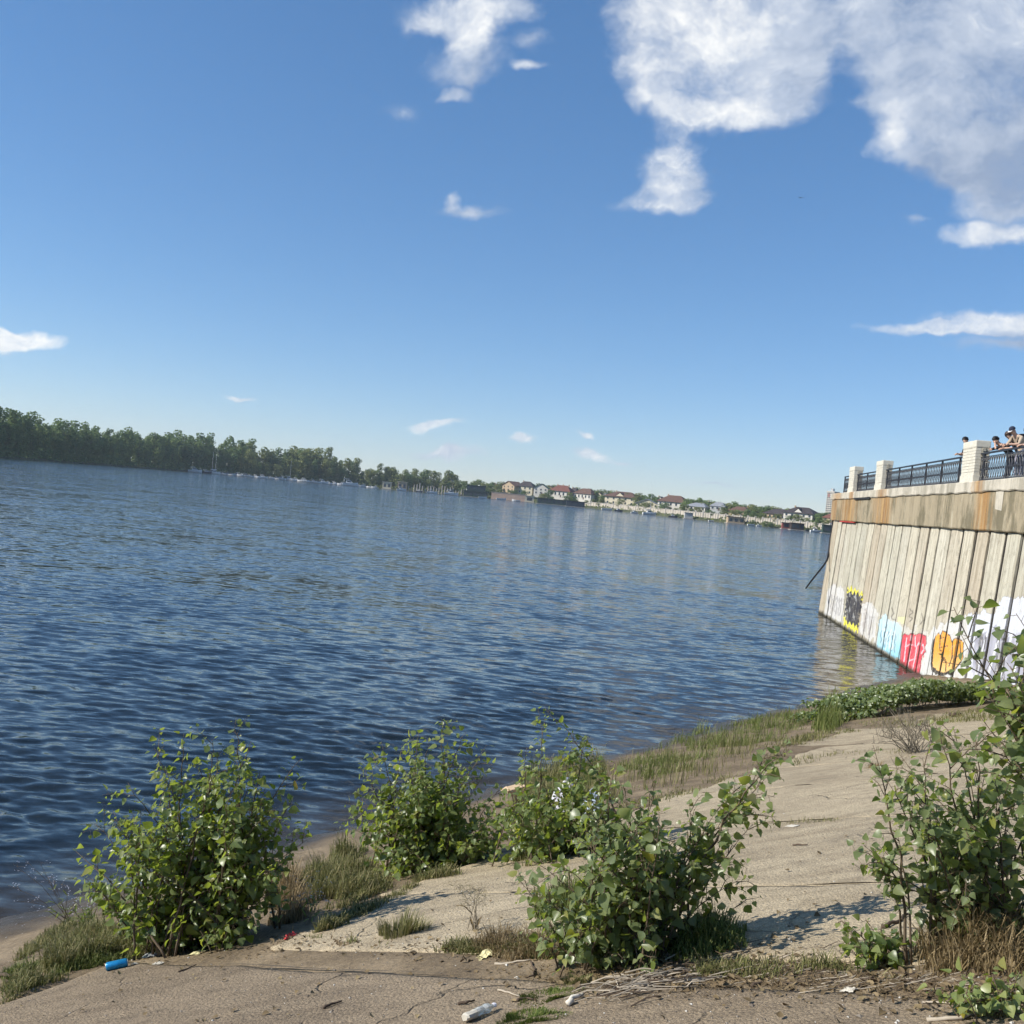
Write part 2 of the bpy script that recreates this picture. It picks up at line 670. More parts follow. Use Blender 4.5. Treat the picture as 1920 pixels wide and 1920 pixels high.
def concrete_mat(name, dark, light, speck):
    t = NT(name)
    v = t.coord()
    big = t.noise(v, .55, 4, .6)
    # streaks washed down the slope
    st = t.noise(t.coord((.6, 3.2, 1), rot=(0, 0, math.radians(37.7))), 1.3, 6, .65)
    f = t.math('ADD', t.math('MULTIPLY', big, .55), t.math('MULTIPLY', st, .45))
    c = t.ramp(f, [(.32, dark), (.52, mul(light, .86)), (.70, light)])
    mid = t.noise(v, 9, 6, .7)
    c = t.mix(t.math('MULTIPLY', t.ramp(mid, [(.50, (0, 0, 0)), (.68, (1, 1, 1))]), .45), c, mul(dark, .75))
    vo = t.n('ShaderNodeTexVoronoi')
    vo.inputs['Scale'].default_value = 46
    t.l(v, vo.inputs['Vector'])
    c = t.mix(t.ramp(vo.outputs['Distance'], [(.0, (.8, .8, .8)), (.26, (0, 0, 0))]), c, t.mix(t.noise(v, 30, 2), mul(dark, .7), speck))
    fine = t.noise(v, 120, 3, .7)
    c = t.mix(.62, c, t.ramp(fine, [(.34, (.10, .09, .08)), (.66, (.82, .78, .70))]), 'OVERLAY')
    cr_ = t.noise(t.coord((.5, 4.5, 1), rot=(0, 0, math.radians(37.7))), .9, 8, .75, .6)
    c = t.mix(t.math('MULTIPLY', t.ramp(cr_, [(.485, (0, 0, 0)), (.5, (1, 1, 1)), (.515, (0, 0, 0))]), .35), c, mul(dark, .5))
    wv = t.n('ShaderNodeTexVoronoi', feature='DISTANCE_TO_EDGE')
    wv.inputs['Scale'].default_value = .62
    wp_ = t.n('ShaderNodeVectorMath', operation='ADD')
    nw = t.n('ShaderNodeTexNoise')
    nw.inputs['Scale'].default_value = 2.2
    nw.inputs['Detail'].default_value = 5
    t.l(v, nw.inputs['Vector'])
    sw = t.n('ShaderNodeVectorMath', operation='SCALE')
    t.l(nw.outputs['Color'], sw.inputs[0])
    sw.inputs[3].default_value = .55
    t.l(v, wp_.inputs[0])
    t.l(sw.outputs[0], wp_.inputs[1])
    t.l(wp_.outputs[0], wv.inputs['Vector'])
    crk = t.math('MULTIPLY', t.ramp(wv.outputs['Distance'], [(.0, (1, 1, 1)), (.011, (0, 0, 0))]), t.ramp(big, [(.46, (0, 0, 0)), (.54, (1, 1, 1))]))
    c = t.mix(t.math('MULTIPLY', crk, .42), c, mul(dark, .3))
    stn = t.noise(v, 1.7, 7, .7, .8)
    c = t.mix(t.math('MULTIPLY', t.ramp(stn, [(.55, (0, 0, 0)), (.66, (1, 1, 1))]), .5), c, mul(dark, .8))
    h = t.math('ADD', t.math('MULTIPLY', fine, .5), t.math('MULTIPLY', mid, 1.0))
    h = t.math('ADD', h, t.math('MULTIPLY', crk, -1.5))
    h = t.math('ADD', h, t.math('MULTIPLY', vo.outputs['Distance'], -.6))
    return t.fin(c, .92, .15, t.bump(h, .8, .017))


M_SLAB = concrete_mat('weathered_concrete', (.27, .222, .158), (.53, .45, .325), (.72, .64, .51))
M_SLAB_D = concrete_mat('dirty_concrete', (.160, .126, .092), (.325, .262, .190), (.58, .49, .38))


def soil_mat():
    t = NT('bank_soil')
    v = t.coord()
    c = t.ramp(t.noise(v, 1.4, 6, .65), [(.3, (.125, .095, .064)), (.5, (.21, .163, .108)), (.72, (.32, .255, .175))])
    gr = t.noise(v, 26, 4, .7)
    c = t.mix(.45, c, t.ramp(gr, [(.3, (.08, .07, .06)), (.7, (.7, .65, .55))]), 'OVERLAY')
    # wet and dark at the water line
    ge = t.n('ShaderNodeNewGeometry')
    sp = t.n('ShaderNodeSeparateXYZ')
    t.l(ge.outputs['Position'], sp.inputs[0])
    wet = t.n('ShaderNodeMapRange')
    t.l(t.math('ADD', sp.outputs['Z'], t.math('MULTIPLY', t.noise(v, 1.1, 3), .22)), wet.inputs['Value'])
    wet.inputs['From Min'].default_value = .22
    wet.inputs['From Max'].default_value = .50
    c = t.mix(wet.outputs[0], t.mix(.8, c, (.028, .023, .018)), c)
    ro = t.n('ShaderNodeMapRange')
    t.l(wet.outputs[0], ro.inputs['Value'])
    ro.inputs['To Min'].default_value = .35
    ro.inputs['To Max'].default_value = .95
    return t.fin(c, ro.outputs[0], .25, t.bump(t.math('ADD', gr, t.noise(v, 7, 4)), .6, .03))


M_SOIL = soil_mat()
la = np.concatenate([[-500, -200, -80, -40, -20, -12], np.arange(-9, 42, .1), [44, 50, 60, 80]])
sa = np.concatenate([np.arange(-7, 14, .1), [15, 17, 20, 26, 40, 80, 200, 500]])
LL, SS = np.meshgrid(la, sa)
XX, YY = XY(LL, SS)
me = grid_mesh(XX, YY, Hsoil(XX, YY))
me.materials.append(M_SOIL)
bank = tag(link('river_bank', me), kind='structure')


def make_slab(l0, l1, s0, s1, mat_):
    nl = max(8, int((l1 - l0) / .06))
    ns = int((s1 - s0) / .06)
    a, b = np.meshgrid(np.linspace(0, 1, nl), np.linspace(0, 1, ns))
    s = s0 + (s1 - s0) * b
    e0 = .045 * fbm(s * 2.3, s * 0 + l0, 31, 4)
    e1 = .045 * fbm(s * 2.3, s * 0 + l1, 37, 4)
    l = (l0 + e0) * (1 - a) + (l1 + e1) * a
    es = .35 * fbm(l * 1.3, l * 0 + 3.1, 41, 4)
    s = s + es * (1 - b) ** 3
    x, y = XY(l, s)
    z = slab_z(x, y)
    d = np.minimum(np.minimum(a * (l1 - l0), (1 - a) * (l1 - l0)), b * (s1 - s0))
    z = z - .010 * np.exp(-(d / .03)) * (1 + 1.2 * vnoise(x * 6, y * 6, 4))
    x = np.pad(x, 1, mode='edge')
    y = np.pad(y, 1, mode='edge')
    zz = np.pad(z, 1, mode='edge')
    mask = np.ones_like(zz, bool)
    mask[1:-1, 1:-1] = False
    zz[mask] -= .14
    me_ = grid_mesh(x, y, zz)
    me_.materials.append(mat_)
    return link('concrete_slab', me_, bank)


M_SEAL = simple('joint_dirt', (.11, .088, .064), .95, .35, 6.0)


def joint_seal(l, s0, s1, w0, seed):
    """dirt and bitumen standing in a joint, broken in places"""
    q = np.arange(s0, s1, .05)
    w_ = w0 * np.maximum(0, .30 + 1.9 * fbm(q * 1.9, q * 0 + l, seed, 3))
    o = .022 * fbm(q * 1.5, q * 0 + l * 3, seed + 5, 3)
    E2 = []
    for e_ in (-1, 1):
        x, y = XY(l + o + e_ * w_, q)
        z = np.maximum(slab_z(x, y), Hsoil(x, y)) + .003
        E2.append(np.stack([x, y, z], 1))
    m_ = MB()
    for i in range(len(q) - 1):
        if w_[i] < .003 and w_[i + 1] < .003:
            continue
        m_.add([E2[0][i], E2[1][i], E2[0][i + 1], E2[1][i + 1]], [(0, 1, 3, 2)])
    tag(m_.build('joint_dirt', M_SEAL, bank), kind='stuff')


for i, sl in enumerate(SLABS):
    make_slab(*sl, M_SLAB_D if i < 3 else M_SLAB)

for i in range(4, 10):
    joint_seal(SLABS[i][0] - .018, max(SLABS[i][2], SLABS[i - 1][2]) + .1, 13.0, .012 + .003 * i, i)
joint_seal(4.87, 4.6, 13.0, .018, 3)
# ---- river
def water_mat():
    t = NT('river_water')
    v = t.coord((.55, 1.4, 1))
    n3 = t.noise(t.coord((.5, 1, 1)), .16, 3, .5)
    def slope(vec, scale, k, det):
        x = t.n('ShaderNodeTexNoise')
        x.inputs['Scale'].default_value = scale
        x.inputs['Detail'].default_value = det
        x.inputs['Roughness'].default_value = .6
        t.l(vec, x.inputs['Vector'])
        sb = t.n('ShaderNodeVectorMath', operation='SUBTRACT')
        t.l(x.outputs['Color'], sb.inputs[0])
        sb.inputs[1].default_value = (.5, .5, .5)
        ml = t.n('ShaderNodeVectorMath', operation='MULTIPLY')
        t.l(sb.outputs[0], ml.inputs[0])
        ml.inputs[1].default_value = (k * .6, k, 0)
        return ml.outputs[0]
    ge0 = t.n('ShaderNodeNewGeometry')
    ad = t.n('ShaderNodeVectorMath', operation='ADD')
    t.l(slope(v, 2.3, .74, 4), ad.inputs[0])
    t.l(slope(t.coord((.12, .22, 1)), 1.0, .28, 3), ad.inputs[1])
    ad2 = t.n('ShaderNodeVectorMath', operation='ADD')
    dt0 = t.n('ShaderNodeVectorMath', operation='DOT_PRODUCT')
    t.l(ge0.outputs['Position'], dt0.inputs[0])
    dt0.inputs[1].default_value = (.791, -.612, 0)
    mr = t.n('ShaderNodeMapRange', interpolation_type='SMOOTHSTEP')
    t.l(dt0.outputs['Value'], mr.inputs['Value'])
    mr.inputs['From Min'].default_value = -35
    mr.inputs['From Max'].default_value = -230
    mr.inputs['To Min'].default_value = 1.05
    mr.inputs['To Max'].default_value = 2.1
    sc_ = t.n('ShaderNodeVectorMath', operation='SCALE')
    t.l(ad.outputs[0], sc_.inputs[0])
    t.l(mr.outputs[0], sc_.inputs[3])
    t.l(sc_.outputs[0], ad2.inputs[0])
    t.l(ge0.outputs['Normal'], ad2.inputs[1])
    nz_ = t.n('ShaderNodeVectorMath', operation='NORMALIZE')
    t.l(ad2.outputs[0], nz_.inputs[0])
    nr = nz_.outputs[0]
    ge = t.n('ShaderNodeNewGeometry')
    dt = t.n('ShaderNodeVectorMath', operation='DOT_PRODUCT')
    t.l(ge.outputs['Position'], dt.inputs[0])
    dt.inputs[1].default_value = (.791, -.612, 0)
    s = t.math('ADD', dt.outputs['Value'], 11.6)
    sh = t.n('ShaderNodeMapRange', interpolation_type='SMOOTHSTEP')
    t.l(s, sh.inputs['Value'])
    sh.inputs['From Min'].default_value = -2.4
    sh.inputs['From Max'].default_value = .2
    c = t.ramp(n3, [(.35, (.008, .012, .014)), (.65, (.012, .017, .019))])
    c = t.mix(sh.outputs[0], c, (.045, .036, .022))
    t.fin(c, .06, .5, nr)
    t.b.inputs['IOR'].default_value = 1.333
    return t.m


M_WATER = water_mat()
hp = 5673.0
yr = np.linspace(hp / 9.0, hp / 1500.0, 620)
rr = np.concatenate([hp / yr, [2000, 2600, 3300]])
ang = np.radians(np.concatenate([np.linspace(-38, 34, 780), np.linspace(38, 318, 60)]))
ang = np.append(ang, ang[0] + 2 * math.pi)
RR, AA = np.meshgrid(rr, ang, indexing='ij')
WX, WY = RR * np.sin(AA), RR * np.cos(AA)
dr = np.gradient(rr)[:, None]
WZ = np.zeros_like(WX)
wr = np.random.RandomState(4)
for i in range(60):
    lam = .24 * (1.031 ** i)                    # 0.24 to 1.5 m, strongest about 0.55 m
    th = math.radians(-94 + wr.normal(0, 30))
    kx, ky = math.cos(th) * 2 * math.pi / lam, math.sin(th) * 2 * math.pi / lam
    amp = .0040 * lam * (math.exp(-(math.log(lam / .55) / .42) ** 2) + .15) * wr.uniform(.5, 1.3)
    att = np.clip((lam / (np.maximum(dr, RR * .0016)) - 2.2) / 2.5, 0, 1)
    ph = kx * WX + ky * WY + wr.uniform(0, 6.28)
    WZ += att * amp * (np.sin(ph) + .30 * np.sin(2 * ph + 1.4))
shal = np.clip((-S_(WX, WY)) / 3.0, .12, 1)
WZ *= shal * (1 + .9 * fbm(WX * .12, WY * .09, 6, 3))
me = grid_mesh(WX, WY, WZ, flip=True)
me.materials.append(M_WATER)
tag(link('river_water', me), kind='structure')

# ------------------------------------------------------------------ quay wall of concrete piles
WP0 = Vector((19.88, 63.59, 0))
WU = Vector((-.1413, -.99, 0)).normalized()               # along the wall, towards the viewer
WI = Vector((-WU.y, WU.x, 0))                             # inland
WROT = math.atan2(WU.y, WU.x)
BAT = .065
TMAX = 52.0


def wpt(t_, y_, z_):
    return WP0 + WU * t_ + WI * y_ + Vector((0, 0, z_))


def proj(p):
    v = p - CP
    d = v.dot(CF)
    return 960 + FPX * v.dot(CR) / d, 960 - FPX * v.dot(CU) / d


def in_poly(x, y, P):
    c = False
    j = len(P) - 1
    for i in range(len(P)):
        xi, yi = P[i]
        xj, yj = P[j]
        if (yi > y) != (yj > y) and x < (xj - xi) * (y - yi) / (yj - yi) + xi:
            c = not c
        j = i
    return c


def dseg(x, y, a, b):
    dx, dy = b[0] - a[0], b[1] - a[1]
    q = max(0, min(1, ((x - a[0]) * dx + (y - a[1]) * dy) / (dx * dx + dy * dy + 1e-9)))
    return math.hypot(x - a[0] - q * dx, y - a[1] - q * dy)


def dline(x, y, P):
    return min(dseg(x, y, P[i], P[i + 1]) for i in range(len(P) - 1))


WHITE_A = [(1545, 1152), (1552, 1108), (1558, 1098), (1564, 1094), (1570, 1101), (1576, 1097), (1584, 1108), (1580, 1170), (1562, 1160)]
WHITE_B = [(1611, 1186), (1617, 1134), (1626, 1128), (1638, 1133), (1646, 1150), (1640, 1196), (1630, 1202)]
BLACK = [(1590, 1107), (1598, 1112), (1606, 1112), (1616, 1117), (1615, 1140), (1611, 1152), (1609, 1178), (1602, 1172), (1596, 1170), (1586, 1166), (1585, 1140), (1588, 1120)]
YEL = [(1589, 1106), (1595, 1101), (1600, 1108), (1606, 1105), (1610, 1112), (1617, 1113), (1619, 1122), (1612, 1150), (1608, 1183), (1598, 1182), (1581, 1168), (1584, 1135)]
BLUE = [(1643, 1212), (1648, 1165), (1655, 1155), (1661, 1150), (1665, 1163), (1680, 1166), (1690, 1176), (1690, 1238), (1670, 1230)]
RED = [(1686, 1247), (1689, 1210), (1691, 1191), (1697, 1187), (1703, 1190), (1709, 1186), (1716, 1190), (1723, 1187), (1731, 1189), (1737, 1192), (1738, 1206), (1734, 1214), (1737, 1222), (1730, 1230), (1727, 1242), (1724, 1266), (1714, 1262), (1708, 1264), (1702, 1254), (1694, 1254)]
REDL = [[(1700, 1196), (1698, 1215), (1695, 1240)], [(1697, 1213), (1706, 1208), (1712, 1211)], [(1708, 1192), (1706, 1225), (1702, 1250)], [(1716, 1194), (1716, 1212)],
        [(1722, 1206), (1719, 1212), (1716, 1232), (1711, 1255)], [(1725, 1209), (1722, 1230), (1717, 1260)], [(1722, 1206), (1726, 1207)], [(1727, 1226), (1733, 1216), (1730, 1208)],
        [(1712, 1236), (1704, 1240), (1700, 1252)]]
ORANGE = [(1748, 1240), (1750, 1212), (1753, 1194), (1759, 1186), (1764, 1190), (1767, 1181), (1775, 1186), (1782, 1192), (1785, 1203), (1790, 1196), (1799, 1197), (1807, 1204), (1806, 1236), (1798, 1245),
          (1788, 1262), (1780, 1258), (1773, 1262), (1766, 1262), (1757, 1258), (1750, 1252)]
ORSH = [(x - 3.2, y + 6) for (x, y) in ORANGE]
ORL = [[(1763, 1190), (1762, 1218), (1766, 1222), (1766, 1240)], [(1764, 1214), (1776, 1211)], [(1786, 1204), (1785, 1232), (1779, 1250)], [(1768, 1240), (1770, 1232), (1774, 1240), (1773, 1258)],
       [(1800, 1203), (1801, 1228), (1793, 1232)], [(1764, 1190), (1764, 1196), (1769, 1196)]]
GREYBG = [(1722, 1262), (1733, 1232), (1738, 1196), (1744, 1188), (1750, 1172), (1757, 1180), (1764, 1165), (1772, 1172), (1782, 1158), (1790, 1170), (1802, 1163), (1815, 1150), (1835, 1152), (1846, 1140), (1852, 1152), (1866, 1148), (1873, 1128), (1882, 1116), (1900, 1122), (1920, 1119), (1960, 1112), (1960, 1320), (1722, 1320)]
GREY = [(1822, 1262), (1828, 1190), (1836, 1182), (1843, 1188), (1850, 1182), (1857, 1190), (1862, 1178), (1868, 1172), (1873, 1180), (1880, 1186), (1884, 1174), (1890, 1178), (1892, 1192), (1905, 1186),
        (1918, 1190), (1940, 1180), (1940, 1285), (1830, 1275)]
SCR = [[(1672, 1140), (1676, 1150), (1670, 1158), (1678, 1163)], [(1706, 1142), (1712, 1148), (1704, 1155), (1711, 1160), (1705, 1166)], [(1728, 1150), (1731, 1162), (1726, 1170)]]
prn = random.Random(77)
def squig(x0, y0, y1, n, amp, seed):
    """illegible spray scribble: wavering strokes side by side"""
    r_ = random.Random(seed)
    out = []
    for i in range(n):
        x = x0 + i * 3.6 + r_.uniform(-1, 1)
        a_, b_ = y0 + r_.uniform(-4, 8) + i * 1.6, y1 + r_.uniform(-12, 2) + i * 1.6
        m_ = [a_ + (b_ - a_) * q / 5 for q in range(6)]
        out.append([(x - (y_ - a_) * .10 + amp * r_.uniform(-1, 1), y_) for y_ in m_])
        if r_.random() < .6 and i:
            out.append([out[-1][0], (x - 3.5, a_ + r_.uniform(2, 9))])
    return out


LET = [((.30, .29, .31, .7), .85, squig(1556, 1112, 1150, 7, 1.3, 1)), ((.32, .31, .33, .65), .8, squig(1620, 1142, 1188, 6, 1.3, 2)), ((.10, .26, .36, .8), .9, squig(1655, 1172, 1212, 8, 1.6, 3)),
       ((.66, .80, .84, .8), .7, squig(1657, 1176, 1216, 7, 1.4, 4)), ((.10, .10, .12, .85), .9, squig(1836, 1188, 1262, 5, 2.0, 5)), ((.10, .10, .12, .85), .9, squig(1872, 1184, 1266, 6, 2.0, 6))]
LET = [(c_, w_, L2, (min(p[0] for q in L2 for p in q) - 2, max(p[0] for q in L2 for p in q) + 2, min(p[1] for q in L2 for p in q) - 2, max(p[1] for q in L2 for p in q) + 2)) for (c_, w_, L2) in LET]
prn2 = random.Random(5)
DRIP = []
for (P, c_) in ((RED, (.60, .07, .10, .9)), (BLUE, (.40, .62, .72, .8)), (WHITE_A, (.64, .63, .60, .8)), (BLACK, (.04, .04, .05, .9)), (ORANGE, (.03, .02, .02, .9)), (WHITE_B, (.64, .63, .60, .8))):
    for _ in range(6):
        x0, y0 = P[prn2.randrange(len(P))]
        DRIP.append((x0, y0, y0 + prn2.uniform(8, 22), c_))


def paint(x, y):
    """spray paint on the wall: linear colour and cover"""
    if y < 1085:
        return (0, 0, 0, 0)
    jx, jy = x + 2.2 * vn(x * .5, y * .3) + 1.2 * vn(x * 1.3, y * .9), y + 7.0 * vn(x * .42 + 9, y * .13) + 3 * vn(x * 1.1, y * .5)
    r = (0, 0, 0, 0)
    if in_poly(jx, jy, GREYBG):
        r = (.58, .60, .66, .92) if x > 1815 else (.60, .60, .585, .85 - 1.2 * max(0, vn(x * .7, y * .09)))
        if x > 1815 and in_poly(jx, jy, GREY):
            k = .5 + vn(x * .22, y * .05)
            r = (.27 + .2 * k, .27 + .2 * k, .33 + .2 * k, .95)
            if abs(((x * .9 + y * .25) % 21) - 10) < 1.6:
                r = (.72, .73, .76, .95)
    if not r[3] and 1640 < x < 1740 and y > 1150 + (x - 1640) * .35 + 16 * vn(x * .3, 2.0) and vn(x * .45, y * .1) > -.12:
        r = (.62, .60, .56, .55)
    if in_poly(jx, jy, WHITE_A) or in_poly(jx, jy, WHITE_B):
        r = (.58, .57, .55, .9 - 1.3 * max(0, vn(x * .8, y * .07)))
    if in_poly(jx, jy, BLUE):
        k = max(0, min(1, (y - 1165) / 60))
        r = (.52 - .26 * k, .68 - .08 * k, .74, .9 - 1.1 * max(0, vn(x * .9 + 3, y * .08)))
    for (x0, y0, y1, c_) in DRIP:
        if y0 < y < y1 and abs(x - x0 + (y - y0) * .14) < .8:
            r = c_
    for (c_, w_, LN_, bb_) in LET:
        if bb_[0] < x < bb_[1] and bb_[2] < y < bb_[3] and min(dline(x + .6 * vn(x * .6, y * .3), y, q) for q in LN_) < w_:
            r = c_
    tri = abs(((x * .30 + y * .03) % 2) - 1)
    if in_poly(jx, y + (9 * tri - 3) * (1 if y < 1140 else -1), YEL) and not (1118 + (x - 1600) * .5 < y < 1163 + (x - 1600) * .4):
        r = (.80, .72, .06, .95)
    if in_poly(x + 1.5 * math.sin(y * .7), y + (9 * tri - 4) * (1 if y < 1140 else -1), BLACK):
        r = (.035, .035, .045, .97)
        if vn(x * .55, y * .16) > .30:
            r = (.30, .30, .30, .9)
    rx_, ry_ = x + .9 * vn(x * .9, y * .5), y + 2.4 * vn(x * .6, y * .2)
    if in_poly(rx_, ry_, RED):
        r = (.62, .055, .085, .96)
        if vn(x * .3, y * .1) > .12:
            r = (.66, .10, .13, .96)
        if min(dline(rx_, ry_, P) for P in REDL) < 1.05:
            r = (.80, .50, .54, .95)
        if dline(rx_, ry_, RED) < 1.2:
            r = (.10, .02, .03, .9)
    if in_poly(x, y, ORSH) and y > 1190:
        r = (.025, .022, .022, .96)
    if in_poly(x + .8 * vn(y * .4, x * .3), y + 2 * vn(x * .5, 7), ORANGE):
        k = max(0, min(1, (y - 1222) / 38))
        r = (.78 + .02 * k, .34 + .16 * k, .045 + .14 * k, .97)
        if min(dline(x, y, P) for P in ORL) < .95 or dline(x, y, ORANGE) < 1.2:
            r = (.03, .022, .018, .96)
    if r[3] < .5:
        for ln in SCR:
            if dline(x, y, ln) < 1.0:
                r = (.10, .09, .085, .7)
        if math.hypot(x - 1916, y - 1238) < 9:
            r = (.62, .04, .04, .95)
        if abs(x - 1690) < 7 and abs(y - 1163) < 7:
            r = (.70, .68, .35, .6)
    return r


def vn(x, y):
    ix, iy = math.floor(x), math.floor(y)
    fx, fy = x - ix, y - iy

    def hh(a, b):
        q = math.sin(a * 127.1 + b * 311.7) * 43758.5453
        return q - math.floor(q)
    return (hh(ix, iy) * (1 - fx) + hh(ix + 1, iy) * fx) * (1 - fy) + (hh(ix, iy + 1) * (1 - fx) + hh(ix + 1, iy + 1) * fx) * fy - .5


def pile_mat():
    t = NT('pile_concrete')
    oi = t.n('ShaderNodeObjectInfo')
    v = t.coord((1, 1, 1))
    vs = t.coord((2.6, 2.6, .16))
    add_ = t.n('ShaderNodeVectorMath', operation='ADD')
    t.l(vs, add_.inputs[0])
    cmb = t.n('ShaderNodeCombineXYZ')
    t.l(t.math('MULTIPLY', oi.outputs['Random'], 50), cmb.inputs[0])
    t.l(cmb.outputs[0], add_.inputs[1])
    st = t.noise(add_.outputs[0], 2.2, 5, .6)
    c = t.ramp(st, [(.24, (.26, .235, .18)), (.42, (.47, .435, .36)), (.58, (.57, .54, .455)), (.76, (.68, .65, .56))])
    tint = t.ramp(oi.outputs['Random'], [(0, (.80, .72, .63)), (.25, (1, .99, .95)), (.5, (.82, .82, .78)), (.75, (1, .97, .90)), (1, (.90, .90, .85))])
    c = t.mix(1.0, c, tint, 'MULTIPLY')
    bl = t.noise(v, 3.5, 6, .7)
    c = t.mix(t.ramp(bl, [(.52, (0, 0, 0)), (.68, (.75, .75, .75))]), c, (.27, .24, .185))
    dr_ = t.noise(t.coord((5.5, 1, .18)), 1.0, 6, .7)
    c = t.mix(t.math('MULTIPLY', t.ramp(dr_, [(.56, (0, 0, 0)), (.66, (1, 1, 1))]), .55), c, (.16, .145, .105))
    # algae and grime just above the water
    ge = t.n('ShaderNodeNewGeometry')
    sp = t.n('ShaderNodeSeparateXYZ')
    t.l(ge.outputs['Position'], sp.inputs[0])
    al = t.n('ShaderNodeMapRange')
    t.l(t.math('ADD', sp.outputs['Z'], t.math('MULTIPLY', bl, -.25)), al.inputs['Value'])
    al.inputs['From Min'].default_value = -.08
    al.inputs['From Max'].default_value = .12
    at = t.n('ShaderNodeVertexColor', layer_name='paint')
    wear = t.ramp(t.noise(v, 6, 6, .75), [(.34, (.55, .55, .55)), (.5, (1, 1, 1))])
    c = t.mix(t.math('MULTIPLY', at.outputs['Alpha'], wear), c, at.outputs['Color'])
    c = t.mix(al.outputs[0], (.05, .045, .03), c)
    return t.fin(c, .88, .2, t.bump(t.math('ADD', bl, t.noise(v, 22, 4)), .45, .02))


M_PILE = pile_mat()
M_GAPSHADE = simple('dark_gap_shade', (.022, .018, .014), .95, .4, 3.0)  # near-black colour standing in for the shade between the piles
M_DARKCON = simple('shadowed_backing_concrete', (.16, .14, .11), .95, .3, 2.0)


def beam_mat(name, base, light, seed, rust, dark_amt):
    """concrete with run-off streaks; rust: list of (centre along the wall, half width)"""
    t = NT(name)
    v = t.coord((1, 1, 1))
    st = t.noise(t.coord((1.6, 1.0, .10)), 1.9 + seed * .3, 8, .72)
    c = t.ramp(st, [(.28, mul(base, .55)), (.44, base), (.58, mul(base, 1.1)), (.68, light), (.78, mul(light, 1.2))])
    dk = t.noise(t.coord((.8, .9, .35)), 1.0 + seed * .2, 6, .7)
    c = t.mix(t.math('MULTIPLY', t.ramp(dk, [(.46, (0, 0, 0)), (.58, (1, 1, 1))]), dark_amt), c, (.085, .078, .045))
    sp = t.n('ShaderNodeSeparateXYZ')
    t.l(v, sp.inputs[0])
    acc = None
    for (c0, hw) in rust:
        mr = t.n('ShaderNodeMapRange', interpolation_type='SMOOTHSTEP')
        t.l(t.math('ABSOLUTE', t.math('SUBTRACT', sp.outputs['X'], c0)), mr.inputs['Value'])
        mr.inputs['From Min'].default_value = hw * 1.7
        mr.inputs['From Max'].default_value = 0
        acc = mr.outputs[0] if acc is None else t.math('MAXIMUM', acc, mr.outputs[0])
    rs = t.noise(t.coord((2.2, 1, .22)), 1.3 + seed * .4, 7, .7)
    c = t.mix(t.ramp(t.math('MULTIPLY_ADD', acc, .34, t.math('MULTIPLY', rs, .8)), [(.53, (0, 0, 0)), (.80, (.85, .85, .85))]), c, t.ramp(st, [(.4, (.27, .125, .035)), (.65, (.50, .30, .11))]))
    return t.fin(c, .9, .2, t.bump(t.math('ADD', st, t.noise(v, 9, 5, .7)), .6, .03))


M_BEAM = beam_mat('stained_cap_beam', (.335, .28, .19), (.48, .43, .325), 1, [(4.5, 3.4), (13.5, 3.0), (29.2, 1.1), (-.2, 1.2)], .62)
M_LEDGE = beam_mat('pale_ledge_concrete', (.50, .455, .37), (.66, .62, .52), 3, [(.8, 2.0), (5.4, .9), (13.4, 1.6), (28.6, .8)], .35)
M_DECK = simple('promenade_paving', (.34, .31, .27), .9, .15, 1.2)

